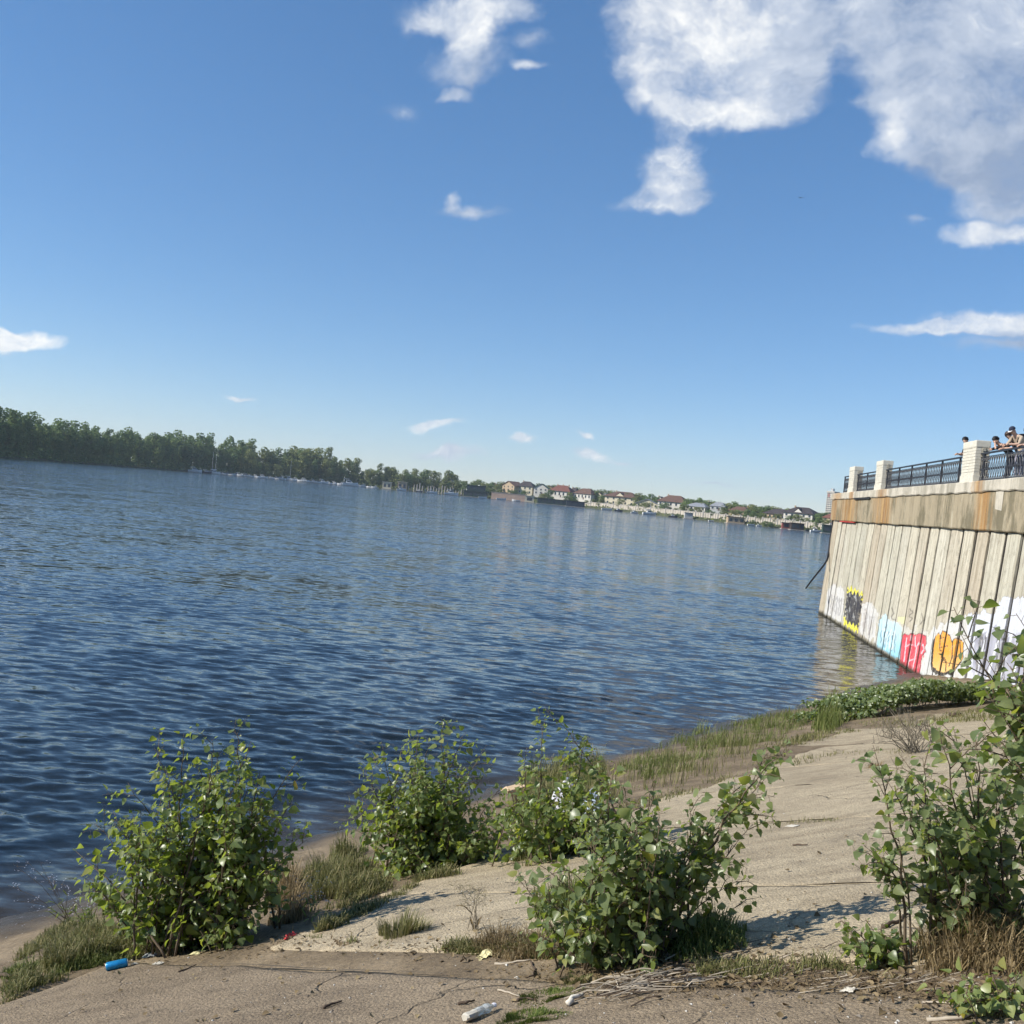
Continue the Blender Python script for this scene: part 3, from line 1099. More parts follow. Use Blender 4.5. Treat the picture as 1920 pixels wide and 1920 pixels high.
quay = thing('quay_wall', 'tall pale concrete pile wall with graffiti along its foot, beside the water', 'wall', WP0, WROT)
PT = 5.9
SPC = 1.53
k = 0
t0 = -.8
prng = random.Random(8)
while t0 < TMAX:
    g = .09 + prng.uniform(0, .03) if t0 < 21 else .125 + prng.uniform(0, .03)
    a0, a1 = t0 + g, t0 + SPC - g
    tilt = prng.uniform(-.05, .06)
    na = 15 if t0 < 14 else 29
    zs = np.concatenate([np.arange(-.9, 4.4, .045), np.linspace(4.4, PT - .02 + prng.uniform(-.03, .02), 14)])
    us = np.linspace(0, 1, na)
    vs, fs, cols = [], [], []
    dep = .30
    for z in zs:
        for j, q in enumerate(us):
            edge = min(q, 1 - q)
            x = a0 + (a1 - a0) * q
            y = BAT * z + tilt * (q - .5) + (.03 if edge < .01 else 0) + .012 * (vn(x * 5, z * 2.5 + k * 7))
            if edge < .01:
                x += .02 * vn(z * 3.1 + k * 5, j) * (1 if q > .5 else -1)
            vs.append((x, y, float(z)))
            if z < 4.2:
                wp = wpt(x, y, float(z))
                cols.append(paint(*proj(wp)))
            else:
                cols.append((0, 0, 0, 0))
    n_z = len(zs)
    for a in range(n_z - 1):
        for j in range(na - 1):
            i0 = a * na + j
            fs.append((i0, i0 + 1, i0 + na + 1, i0 + na))
    # flanks going back into the wall
    b0 = len(vs)
    for z in zs:
        vs.append((a0 + .02, BAT * z + dep, float(z)))
        vs.append((a1 - .02, BAT * z + dep, float(z)))
        cols += [(0, 0, 0, 0), (0, 0, 0, 0)]
    for a in range(n_z - 1):
        i0 = a * na
        j0 = b0 + 2 * a
        fs.append((j0, i0, i0 + na, j0 + 2))
        i1 = a * na + na - 1
        fs.append((i1, j0 + 1, j0 + 3, i1 + na))
    top = (n_z - 1) * na
    fs.append(tuple([b0 + 2 * (n_z - 1)] + [top + j for j in range(na)] + [b0 + 2 * (n_z - 1) + 1]))
    me = bpy.data.meshes.new('pile')
    me.from_pydata(vs, [], fs)
    ca = me.color_attributes.new('paint', 'FLOAT_COLOR', 'POINT')
    ca.data.foreach_set('color', np.array(cols, np.float32).ravel())
    me.materials.append(M_PILE)
    me.update()
    link('pile', me, quay)
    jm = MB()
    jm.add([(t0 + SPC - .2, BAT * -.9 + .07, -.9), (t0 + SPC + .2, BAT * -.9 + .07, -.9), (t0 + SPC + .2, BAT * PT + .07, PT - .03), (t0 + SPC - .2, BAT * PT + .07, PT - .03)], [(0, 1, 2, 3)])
    jm.build('gap_shade_strip', M_GAPSHADE, quay)  # added strip that paints the pile gap dark, as if in shade
    t0 += SPC
    k += 1
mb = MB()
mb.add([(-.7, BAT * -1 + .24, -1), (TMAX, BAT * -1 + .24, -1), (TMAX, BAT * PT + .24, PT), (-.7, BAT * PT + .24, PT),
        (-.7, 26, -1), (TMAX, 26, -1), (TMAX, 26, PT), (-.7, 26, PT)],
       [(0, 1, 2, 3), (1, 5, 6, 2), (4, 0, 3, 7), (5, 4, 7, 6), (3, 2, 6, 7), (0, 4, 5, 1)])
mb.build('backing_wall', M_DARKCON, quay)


def ragged_beam(name, mat_, y0, y1, z0, z1, ragb, ragt, seed, x0, x1, step=.18):
    """long beam whose lower and upper arris are chipped"""
    xs = np.arange(x0, x1 + step, step)
    zb = z0 + ragb * np.clip(fbm(xs * 1.7, xs * 0, seed, 5), -.6, .6)
    zt = z1 + ragt * fbm(xs * .8, xs * 0, seed + 9, 4)
    rows = [(y1, zb), (y0 + .03, zb), (y0, zb + .04), (y0 + .012 * fbm(xs * 2, xs * 0, seed + 3), (zb + zt) / 2), (y0, zt - .03), (y0 + .03, zt), (y1, zt)]
    X = np.stack([xs for _ in rows])
    Y = np.stack([np.broadcast_to(np.asarray(r[0], float), xs.shape) for r in rows])
    Z = np.stack([np.broadcast_to(r[1], xs.shape) for r in rows])
    me_ = grid_mesh(X, Y, Z, flip=True)
    me_.polygons.foreach_set('use_smooth', [False] * len(me_.polygons))
    me_.materials.append(mat_)
    o = link(name, me_, quay)
    for xe in (0, -1):
        m2 = MB()
        vs_ = [(X[r, xe], Y[r, xe], Z[r, xe]) for r in range(len(rows))]
        m2.add(vs_, [tuple(range(len(rows)))])
        m2.build('beam_end', mat_, quay)
    return o


YB = BAT * PT - .13
ragged_beam('cap_beam', M_BEAM, YB, 3.0, PT - .01, 7.20, .032, .0, 11, -1.25, TMAX)
ragged_beam('ledge', M_LEDGE, YB - .07, 2.0, 7.20, 7.60, .055, .012, 17, -1.45, TMAX)
mb = MB()
mb.box(-1.2, TMAX, 2.0, 30, 6.0, 7.56)
tag(mb.build('promenade_deck', M_DECK, None), kind='structure')
dk = bpy.data.objects['promenade_deck']
dk.location = WP0
dk.rotation_euler = (0, 0, WROT)
# short piece of plaster still clinging below the ledge and a dark weep slot
mb = MB()
mb.add([(30.5, YB - .012, 6.62), (31.15, YB - .012, 6.56), (31.2, YB - .012, 7.2), (30.45, YB - .012, 7.2), (30.55, YB + .05, 6.62), (31.1, YB + .05, 6.56), (31.15, YB + .05, 7.2), (30.5, YB + .05, 7.2)],
       [(0, 1, 2, 3), (0, 4, 5, 1), (1, 5, 6, 2), (4, 0, 3, 7)])
mb.build('plaster_patch', M_LEDGE, quay)
mb = MB()
mb.box(6.4, 10.6, YB - .075, YB - .02, 7.13, 7.24)
mb.build('weep_slot', simple('weep_black', (.03, .03, .03), .9), quay)
mb = MB()
mb.box(2.2, 6.6, YB - .02, YB + .1, 5.83, 5.885)
mb.build('red_waterproofing_strip', simple('red_strip', (.45, .05, .04), .7), quay)

# ---- stone pillars of the balustrade
M_STONE_S = simple('smooth_limestone', (.60, .565, .47), .85, .13, 6, bump=.01)
M_STONE_R = simple('rough_limestone', (.40, .37, .295), .9, .28, 9, bump=.05, bscale=14)
YF = YB + .05


def pillar(tp, label):
    p = thing('stone_pillar', label, 'pillar', wpt(tp, YF, 7.60), WROT, 'stone pillars of the balustrade')
    rg = random.Random(int(tp * 10))
    LN, DP = 1.55, .48
    m_ = MB()
    m_.bbox(-.02, LN + .02, -.02, DP + .02, 0, .26, .012)
    m_.build('plinth', M_STONE_S, p)
    m_ = MB()
    zz_ = .265
    while zz_ < 1.26:
        hh_ = .108
        x = 0.0
        first = True
        while x < LN - .01:
            ln = rg.uniform(.28, .62)
            if LN - x - ln < .2:
                ln = LN - x
            oy = rg.uniform(-.008, .008)
            m_.bbox(x + .005, x + ln - .005, oy, .2, zz_, zz_ + hh_ - .010, .008, 0)
            x += ln
        # rough blocks on the end faces
        y = .205
        while y < DP - .01:
            ln = rg.uniform(.1, .2)
            if DP - y - ln < .07:
                ln = DP - y
            ex = rg.uniform(0, .03)
            m_.bbox(-ex, LN + ex, y + .004, y + ln - .004, zz_, zz_ + hh_ - .012, .012, 1)
            y += ln
        zz_ += hh_
    m_.box(.03, LN - .03, .03, DP - .03, .2, 1.27, 1)
    m_.build('stone_courses', [M_STONE_S, M_STONE_R], p)
    m_ = MB()
    m_.bbox(-.012, LN + .012, -.012, DP + .012, 1.27, 1.50, .015)
    m_.build('capstone', M_STONE_S, p)


pillar(3.50, 'pale stone pillar nearest the far corner of the quay wall')
pillar(10.95, 'pale stone pillar between the two short dark railing panels and the long railing')
pillar(26.05, 'largest pale stone pillar, between the lone person and the leaning group')

# ---- iron railings
M_IRON = simple('black_iron', (.018, .020, .026), .45, .2, 8, .4)


def baluster_mesh():
    m_ = MB()
    r = .011
    for s in (-1, 1):
        pts = [(s * .012, 0, .14)]
        for q in np.linspace(0, 1, 9):
            pts.append((s * (.014 + .062 * math.sin(math.pi * q) ** .8), 0, .20 + .50 * q))
        pts.append((s * .012, 0, .86))
        m_.tube(pts, r, 4)
    for zc, rad in ((.79, .055), (.12, .048)):
        pts = [(rad * math.cos(g), 0, zc + rad * math.sin(g)) for g in np.linspace(0, 2 * math.pi, 9)]
        m_.tube(pts, r * .9, 4, cap=False)
    for s in (-1, 1):
        m_.tube([(s * .015, 0, .20), (s * .07, 0, .14), (s * .10, 0, .07)], r * .9, 4)
        m_.tube([(s * .015, 0, .72), (s * .07, 0, .79), (s * .10, 0, .87)], r * .9, 4)
    m_.ball((0, 0, .45), (.03, .025, .045), 5)
    me_ = bpy.data.meshes.new('baluster')
    me_.from_pydata(m_.v, [], m_.f)
    me_.materials.append(M_IRON)
    return me_


BAL = baluster_mesh()


def railing(ta, tb, label, posts):
    p = thing('iron_railing', label, 'railing', wpt(ta, YF + .2, 7.60), WROT, 'black iron railings along the quay')
    ln = tb - ta
    for nm, z0, z1, hw in (('top_rail', .985, 1.045, .035), ('upper_rail', .875, .90, .016), ('lower_rail', .055, .085, .018)):
        m_ = MB()
        m_.bbox(0, ln, -hw, hw, z0, z1, .006)
        m_.build(nm, M_IRON, p)
    pm = MB()
    pm.bbox(-.035, .035, -.035, .035, 0, .984, .01)
    pme = bpy.data.meshes.new('post')
    pme.from_pydata(pm.v, [], pm.f)
    pme.materials.append(M_IRON)
    for q in posts:
        link('post', pme, p, (q - ta, 0, 0))
    ed = sorted([ta] + list(posts) + [tb])
    for a, b in zip(ed[:-1], ed[1:]):
        n_ = int(round((b - a) / .245))
        for i in range(n_):
            x = a + (b - a) * (i + .5) / n_ - ta
            link('baluster', BAL, p, (x, 0, 0))


railing(1.05, 3.52, 'short black iron railing at the far end of the quay, before the first pillar', [1.12, 2.90])
railing(5.05, 10.96, 'short black iron railing between the two small stone pillars', [5.40, 7.90, 10.35])
railing(12.50, 26.04, 'long ornate black iron railing between the second and the largest pillar', [12.85, 15.30, 17.70, 20.20, 22.65, 25.10])
railing(27.62, 44.00, 'ornate black iron railing that the group of people leans on', [28.00, 30.45, 32.90, 35.35, 37.80, 40.25, 42.70])

# ---- dark hose hanging off the far corner
mb = MB()
hp_ = [aty(px, py, dp) for px, py, dp in ((1563, 935, 64.6), (1561, 985, 64.4), (1557, 1010, 64.2), (1555, 1032, 64.0), (1551, 1050, 63.4), (1543, 1062, 62.8), (1530, 1078, 62.0), (1519, 1092, 61.4), (1511, 1103, 61.0))]
mb.tube(hp_, [.05, .06, .07, .085, .06, .06, .06, .055, .05], 6)
tag(mb.build('hanging_hose', simple('black_rubber', (.012, .013, .016), .6), smooth=True), 'black hose hanging off the far corner of the concrete wall over water', 'hose')

# ------------------------------------------------------------------ far bank
PXD = [-700, -400, 0, 200, 350, 650, 850, 1100, 1300, 1560, 1900, 2600]
DPD = [330, 420, 538, 690, 830, 955, 990, 940, 760, 645, 600, 560]


def fdep(px):
    return float(np.interp(px, PXD, DPD))


def yhor(px):
    return 838.0 + .0937 * px


def fpt(px, depth, z):
    p = aty(px, yhor(px) + 8, depth)
    p.z = z
    return p


def zat(px, py, depth):
    return aty(px, py, depth).z


M_FARSOIL = simple('far_bank_grass', (.075, .085, .04), .95, .35, .05)
M_SANDY = simple('far_bank_sand', (.30, .26, .19), .95, .25, .08)
cols_ = np.arange(-700, 2600, 20)
offs = [(0.985, -1.5, -1.5), (1.0, .15, .15), (1.006, 1.0, 1.8), (1.02, 1.8, 3.0), (1.06, 2.2, 5.0), (1.15, 2.5, 7.0), (1.5, 3, 9), (2.6, 3, 10)]
X = np.zeros((len(offs), len(cols_)))
Y = X.copy()
Z = X.copy()
for j, px in enumerate(cols_):
    d0 = fdep(px)
    mixr = min(1, max(0, (px - 780) / 260))
    for i, (f, za, zb) in enumerate(offs):
        p = fpt(px, d0 * f, 0)
        X[i, j], Y[i, j] = p.x, p.y
        Z[i, j] = za + (zb - za) * mixr + .5 * float(vnoise(np.array(px * .05), np.array(f * 30), 3)) * (i > 1)
me = grid_mesh(X, Y, Z, flip=False)
me.materials.append(M_FARSOIL)
tag(link('far_bank_ground', me), kind='structure')


def far_leaf(name, c1, c2, trans=.3):
    t = NT(name)
    oi = t.n('ShaderNodeObjectInfo')
    ge = t.n('ShaderNodeNewGeometry')
    r = t.math('FRACT', t.math('ADD', t.math('MULTIPLY', oi.outputs['Random'], .6), t.math('MULTIPLY', ge.outputs['Random Per Island'], .4)))
    c = t.ramp(r, [(0, c1), (1, c2)])
    t.fin(c, .7, .2)
    tr = t.n('ShaderNodeBsdfTranslucent')
    t.l(c, tr.inputs[0])
    ms = t.n('ShaderNodeMixShader')
    ms.inputs[0].default_value = trans
    t.l(t.b.outputs[0], ms.inputs[1])
    t.l(tr.outputs[0], ms.inputs[2])
    t.l(ms.outputs[0], t.out.inputs[0])
    return t.m


M_FLEAF = far_leaf('dark_wood_leaves', (.09, .15, .055), (.23, .30, .10))
M_FLEAF2 = far_leaf('willow_leaves', (.14, .18, .06), (.28, .30, .11))
M_BARK = simple('tree_bark', (.11, .085, .06), .9, .3, 1.5)


def crown_mesh(kind, seed, mat_):
    """unit tree, height 1: clumps of leaf-sized faces spread through uneven lobes"""
    r = np.random.RandomState(seed)
    lobes = []
    if kind == 'poplar':
        for i in range(18):
            z = .07 + .90 * (i / 17)
            w_ = .13 * (math.sin(math.pi * min(1, (z - .02) * .92)) ** .6 + .12) * r.uniform(.75, 1.2)
            a = r.uniform(0, 6.28)
            q = r.uniform(0, .07)
            lobes.append((q * math.cos(a), q * math.sin(a), z, w_, w_ * r.uniform(.55, .9)))
    else:
        for i in range(24):
            z = .08 + .80 * ((i + r.random()) / 24)
            rad = .25 * math.sin(math.pi * (z - .05) / 1.0) ** .7
            a = r.uniform(0, 6.28)
            q = rad * r.uniform(.2, 1)
            w_ = r.uniform(.085, .15)
            lobes.append((q * math.cos(a), q * math.sin(a), z, w_, w_ * .8))
    co, fa = [], []
    for (cx, cy, cz, rw, rh) in lobes:
        n = int(30 + 2000 * rw * rw)
        d = r.normal(size=(n, 3))
        d /= np.linalg.norm(d, axis=1)[:, None]
        rad = r.uniform(.55, 1.12, (n, 1)) ** .6
        c = np.array([cx, cy, cz]) + d * rad * np.array([rw, rw, rh])
        nn = d + r.normal(0, .55, (n, 3))
        nn /= np.linalg.norm(nn, axis=1)[:, None]
        t1 = np.cross(nn, r.normal(size=(n, 3)))
        t1 /= np.linalg.norm(t1, axis=1)[:, None]
        t2 = np.cross(nn, t1)
        sz = r.uniform(.014, .036, (n, 1))
        b = len(co) * 0 + sum(len(x) for x in co)
        q = np.stack([c - t1 * sz, c + t2 * sz * .7, c + t1 * sz, c - t2 * sz * .7], 1).reshape(-1, 3)
        co.append(q)
        fa.append(np.arange(n * 4).reshape(n, 4) + b)
    me_ = np_mesh(np.concatenate(co), np.concatenate(fa), smooth=False)
    me_.materials.append(mat_)
    return me_


def trunk_mesh(seed):
    r = random.Random(seed)
    m_ = MB()
    m_.tube([(0, 0, -.04), (.004, 0, .2), (r.uniform(-.01, .01), .004, .5), (r.uniform(-.02, .02), 0, .86)], [.022, .017, .012, .004], 6)
    for i in range(6):
        a = r.uniform(0, 6.28)
        z = r.uniform(.22, .65)
        ln = r.uniform(.08, .16)
        m_.tube([(0, 0, z), (math.cos(a) * ln * .5, math.sin(a) * ln * .5, z + ln * .6), (math.cos(a) * ln, math.sin(a) * ln, z + ln * 1.3)], [.008, .005, .002], 4)
    me_ = bpy.data.meshes.new('trunk')
    me_.from_pydata(m_.v, [], m_.f)
    me_.materials.append(M_BARK)
    return me_


CROWN = {('poplar', 0): [crown_mesh('poplar', s, M_FLEAF) for s in (1, 2, 3)], ('broad', 0): [crown_mesh('broad', s, M_FLEAF) for s in (4, 5, 6)],
         ('poplar', 1): [crown_mesh('poplar', s, M_FLEAF2) for s in (7, 8)], ('broad', 1): [crown_mesh('broad', s, M_FLEAF2) for s in (9, 10, 11)]}
TRUNK = [trunk_mesh(i) for i in range(3)]
frng = random.Random(12)


def far_tree(px, depth, z0, h, kind, shade_, label, group, name, wide=1.0):
    t_ = thing(name, label, 'tree', fpt(px, depth, z0), frng.uniform(0, 6.28), group)
    c = link('crown', frng.choice(CROWN[(kind, shade_)]), t_)
    w_ = h * wide * frng.uniform(.9, 1.15)
    c.scale = (w_, w_, h)
    tk = link('trunk', frng.choice(TRUNK), t_)
    tk.scale = (h * .8, h * .8, h)


TOPX = [-200, 0, 20, 60, 130, 200, 300, 400, 470, 520, 560, 620, 680, 720, 800, 860]
TOPY = [755, 776, 776, 788, 800, 806, 818, 828, 838, 848, 842, 852, 874, 880, 888, 897]


def top_y(px):
    return float(np.interp(px, TOPX, TOPY))


LAB_A = ('tall dark green tree in the wooded far bank left of the moored boats', 'trees of the dark wood on the left far bank', 'poplar_tree')
LAB_B = ('tree of the brownish green wood behind the moored white boats', 'trees behind the moored boats', 'willow_tree')
LAB_C = ('small tree in the row behind the pier posts and the huts beside them', 'small trees near the pier', 'birch_tree')
px = -120
while px < 860:
    for row in range(3):
        d = fdep(px) * (1.012 + .022 * row)
        x = px + frng.uniform(-5, 5) + (row - 1) * 4
        z0 = 1.5
        zt = zat(x, top_y(x) + frng.uniform(-10, 16) + (0 if row else 9) - row * 1.5, d)
        h = max(5.0, zt - z0)
        lab = LAB_A if x < 445 else (LAB_B if x < 690 else LAB_C)
        shd = 0 if x < 445 else (1 if frng.random() < .72 else 0)
        kind = 'poplar' if frng.random() < (.6 if x < 445 else .35) else 'broad'
        if row == 0 and frng.random() < .25:
            h *= .8
        far_tree(x, d, z0, h * 1.03, kind, shd, lab[0], lab[1], lab[2], 1.0 if kind == 'broad' else 1.1)
    px += 14 if px < 445 else (13 if px < 690 else 9)
# low scrub along the wooded shore: one dark mass
def scrub(name, pa, pb, hgt, label, mat_, seed, n=2600):
    r = np.random.RandomState(seed)
    P = []
    for i in range(n):
        x = r.uniform(pa, pb)
        d = fdep(x) * (1 + r.uniform(.0015, .014))
        p = fpt(x, d, 0)
        P.append((p.x, p.y, .4 + hgt * r.uniform(0, 1) ** 1.4 * (.5 + .9 * abs(float(vnoise(np.array(x * .09), np.array(2.), seed)) + .35))))
    c = np.array(P)
    d = r.normal(size=(n, 3))
    d /= np.linalg.norm(d, axis=1)[:, None]
    t1 = np.cross(d, r.normal(size=(n, 3)))
    t1 /= np.linalg.norm(t1, axis=1)[:, None]
    t2 = np.cross(d, t1)
    sz = r.uniform(.5, 1.2, (n, 1))
    q = np.stack([c - t1 * sz, c + t2 * sz * .8, c + t1 * sz, c - t2 * sz * .8], 1).reshape(-1, 3)
    me_ = np_mesh(q, np.arange(n * 4).reshape(n, 4), smooth=False)
    me_.materials.append(mat_)
    return tag(link(name, me_), label, 'scrub', kind='stuff')


scrub('shore_scrub', -150, 460, 6.5, 'dark low scrub along the waterline under the left wood', M_FLEAF, 3, 4200)
scrub('shore_scrub', 445, 700, 6.0, 'olive undergrowth behind the moored white boats', M_FLEAF2, 5, 2200)
scrub('shore_scrub', 690, 900, 3.5, 'pale green scrub around the pier posts', M_FLEAF2, 6, 900)
scrub('shore_scrub', 900, 1570, 3.2, 'scattered green scrub at the foot of the far riverside wall', M_FLEAF2, 7, 1500)

# ---- houses across the water
M_GLASS = simple('far_window_glass', (.03, .04, .055), .15, .2, 1, .6)
WALLS = {'cream': simple('cream_render', (.62, .55, .40), .85, .08, .3), 'white': simple('white_render', (.62, .585, .52), .85, .09, .3), 'tan': simple('tan_brick', (.42, .32, .21), .85, .12, .5),
         'grey': simple('grey_block', (.42, .42, .41), .85, .1, .4), 'peach': simple('peach_panel', (.62, .42, .30), .8, .12, .4)}
ROOFS = {'brown': simple('brown_roof_tiles', (.13, .075, .055), .8, .2, .6), 'dark': simple('dark_roof_tiles', (.055, .045, .045), .75, .2, .6), 'green': simple('green_metal_roof', (.05, .085, .06), .6, .2, .6),
         'red': simple('red_brown_roof', (.17, .07, .05), .8, .2, .6), 'grey': simple('grey_metal_roof', (.26, .27, .29), .5, .15, .6)}


def house(pxc, wpx, ybase, ytop, wall, roof, label, kind='hip', floors=2, chim=0, turn=0.0, back=1.042, dorm=False, nwin=4):
    d = fdep(pxc) * back
    zb = max(2.0, zat(pxc, ybase, d))
    zt = zat(pxc, ytop, d)
    W = wpx * d / FPX
    D = W * .62
    Ht = zt - zb
    eave = Ht * (.60 if floors == 2 else .5)
    pos = fpt(pxc, d, zb)
    h = thing('house', label, 'house', pos, -math.atan2(pos.x, pos.y) + turn - .55, 'houses on the far bank')
    m_ = MB()
    m_.box(-W / 2, W / 2, 0, D, -3, eave)
    if kind == 'gable':
        m_.add([(-W / 2, 0, eave), (W / 2, 0, eave), (0, 0, Ht * .97), (-W / 2, D, eave), (W / 2, D, eave), (0, D, Ht * .97)], [(0, 1, 2), (5, 4, 3)])
    m_.build('wall', WALLS[wall], h)
    m_ = MB()
    o = .05 * W
    if kind == 'hip':
        rx = W * .22
        lo = [(-W / 2 - o, -o, eave - .1), (W / 2 + o, -o, eave - .1), (W / 2 + o, D + o, eave - .1), (-W / 2 - o, D + o, eave - .1)]
        hi = [(-rx, D / 2, Ht), (rx, D / 2, Ht)]
        m_.add(lo + hi + [(x, y, z + .25) for x, y, z in lo], [(6, 7, 5, 4), (7, 8, 5), (8, 9, 4, 5), (9, 6, 4), (0, 3, 2, 1), (0, 1, 7, 6), (1, 2, 8, 7), (2, 3, 9, 8), (3, 0, 6, 9)])
    else:
        th = .3
        for s in (-1, 1):
            a = [(s * (W / 2 + o), -o, eave - .5), (0, -o, Ht), (0, D + o, Ht), (s * (W / 2 + o), D + o, eave - .5)]
            m_.add(a + [(x, y, z + th) for x, y, z in a], [(0, 1, 2, 3), (7, 6, 5, 4), (0, 4, 5, 1), (1, 5, 6, 2), (2, 6, 7, 3), (3, 7, 4, 0)])
    if dorm:
        w2 = W * .17
        m_.add([(-w2 - .3, -.4, eave), (w2 + .3, -.4, eave), (0, -.4, Ht * .93), (0, D / 2, Ht * .93), (-w2 - .3, D * .3, eave), (w2 + .3, D * .3, eave)], [(0, 2, 3, 4), (1, 5, 3, 2)])
    rf = m_.build('roof', ROOFS[roof], h)
    if dorm:
        m_ = MB()
        w2 = W * .16
        m_.add([(-w2, -.2, eave), (w2, -.2, eave), (0, -.2, Ht * .88)], [(0, 1, 2)])
        m_.build('gable_wall', WALLS[wall], h)
    for c in range(chim):
        m_ = MB()
        cx = W * (-.28 + .28 * c)
        m_.bbox(cx, cx + .9, D * .45, D * .45 + .9, Ht * .78, Ht + .9, .05)
        m_.build('chimney', WALLS['tan'], rf)
    fh = eave / floors
    ww = min(1.5, W / (nwin * 1.9))
    for f in range(floors):
        for i in range(nwin):
            x = -W / 2 + W * (i + .5) / nwin
            m_ = MB()
            m_.box(x - ww / 2, x + ww / 2, -.12, .1, fh * f + fh * .32, fh * f + fh * .78)
            wd = m_.build('window', M_GLASS, h)
            m_ = MB()
            m_.box(x - ww / 2 - .15, x + ww / 2 + .15, -.25, .02, fh * f + fh * .25, fh * f + fh * .32)
            m_.build('sill', WALLS['white'], wd)
    m_ = MB()
    m_.box(W * .04, W * .04 + 1.2, -.10, .1, 0, 2.2)
    m_.build('door', ROOFS['brown'], h)


house(836, 28, 911, 896, 'cream', 'grey', 'low cream house behind the pier posts, farthest left of the far houses', 'gable', 1, 0, .2, nwin=3)
house(951, 36, 921, 902, 'tan', 'brown', 'brown roofed gabled house left of the tall pale hip roofed house', 'gable', 2, 0, -.35, nwin=3)
house(982, 30, 926, 902, 'cream', 'dark', 'tall pale house with dark hip roof and one chimney', 'hip', 2, 1, .15, nwin=3)
house(1012, 27, 927, 907, 'white', 'green', 'narrow white house with dark gable roof, right of the tall pale one', 'gable', 2, 0, .3, nwin=3)
house(1047, 42, 932, 909, 'white', 'red', 'long white house with brown roof and three chimneys', 'hip', 1, 3, .1, nwin=5)
house(1090, 40, 936, 915, 'white', 'brown', 'white house with wide brown hip roof, left of the big cream house', 'hip', 1, 0, -.1, nwin=5)
house(1160, 62, 947, 921, 'cream', 'brown', 'big cream house with gabled front and brown roof', 'hip', 2, 1, .1, dorm=True, nwin=5)
house(1212, 44, 952, 936, 'cream', 'grey', 'low cream building with small gable, beside the sailboat mast', 'gable', 1, 0, .25, nwin=4)
house(1256, 54, 960, 928, 'white', 'brown', 'large white two storey house with broad brown hip roof', 'hip', 2, 1, .12, nwin=5)
house(1302, 42, 957, 942, 'white', 'grey', 'low white flat looking house right of the broad brown roof', 'hip', 1, 0, 0, nwin=5)
house(1343, 28, 957, 941, 'grey', 'grey', 'small grey house with grey metal roof', 'hip', 1, 0, .2, nwin=3)
house(1382, 38, 972, 949, 'tan', 'brown', 'tan house with brown roof left of the long dark roof', 'hip', 2, 0, .1, nwin=4)
house(1450, 48, 974, 953, 'tan', 'dark', 'long low house under a dark hip roof', 'hip', 1, 0, -.1, nwin=5)
house(1494, 58, 980, 950, 'white', 'dark', 'large white house with dark hip roof, nearest the quay wall', 'hip', 2, 1, .1, dorm=True, nwin=5)
house(1556, 34, 985, 962, 'tan', 'red', 'brown roofed house half hidden behind the quay corner', 'hip', 2, 0, 0, nwin=3)

def small_house(px, w_, top):
    house(px, w_, top + .62 * w_ + 2, top, frng.choice(('cream', 'tan', 'grey', 'white')), frng.choice(('brown', 'dark', 'grey', 'red', 'dark')), 'small house of the second row showing between the larger far houses', 'hip' if frng.random() < .5 else 'gable', 1, 1,
          frng.uniform(-.3, .5), back=1.075, nwin=3)


for (px, w_, top) in ((925, 20, 906), (1028, 18, 911), (1070, 22, 914), (1118, 24, 921), (1132, 18, 925), (1192, 20, 929), (1234, 20, 931), (1284, 22, 937), (1325, 20, 941), (1362, 22, 946), (1404, 24, 950), (1424, 20, 953), (1530, 22, 962)):
    small_house(px, w_, top)

# ---- apartment tower
d = fdep(1553) * 1.5
zb, zt = 5.0, zat(1553, 923, d)
pos = fpt(1551, d, zb)
ap = thing('apartment_tower', 'tall pale apartment tower just left of the quay wall', 'tower block', pos, -math.atan2(pos.x, pos.y) - .55)
W, D, Ht = 15 * d / FPX, 17 * d / FPX, zt - zb
mb = MB()
mb.box(-W / 2, W / 2, 0, D, -4, Ht)
mb.box(-W / 2 - .3, W / 2 + .3, -.3, D + .3, Ht, Ht + 1.2)
mb.build('wall', simple('tower_panels', (.52, .48, .42), .85, .1, .2), ap)
mb = MB()
mb.box(-W * .25, W * .1, D * .3, D * .6, Ht + 1.2, Ht + 4)
mb.build('lift_house', WALLS['grey'], ap)
nf = 15
for f in range(nf):
    z = Ht * (f + .3) / nf
    for i in range(4):
        x = -W / 2 + W * (i + .5) / 4
        mb = MB()
        mb.box(x - W * .085, x + W * .085, -.15, .1, z, z + Ht / nf * .5)
        mb.build('window', M_GLASS, ap)
    for i in range(4):
        y = D * (i + .5) / 4
        mb = MB()
        mb.box(W / 2 - .1, W / 2 + .15, y - D * .085, y + D * .085, z, z + Ht / nf * .5)
        mb.build('window', M_GLASS, ap)
    mb = MB()
    mb.box(W * .02, W / 2 - .3, -1.0, -.02, z - .6, z + .1)
    mb.build('balcony', WALLS['white'], ap)
mb = MB()
mb.box(-W * .34, -W * .08, -.2, .05, Ht * .86, Ht * .96)
mb.build('red_sign_panel', simple('faded_red_panel', (.32, .16, .14), .8), ap)

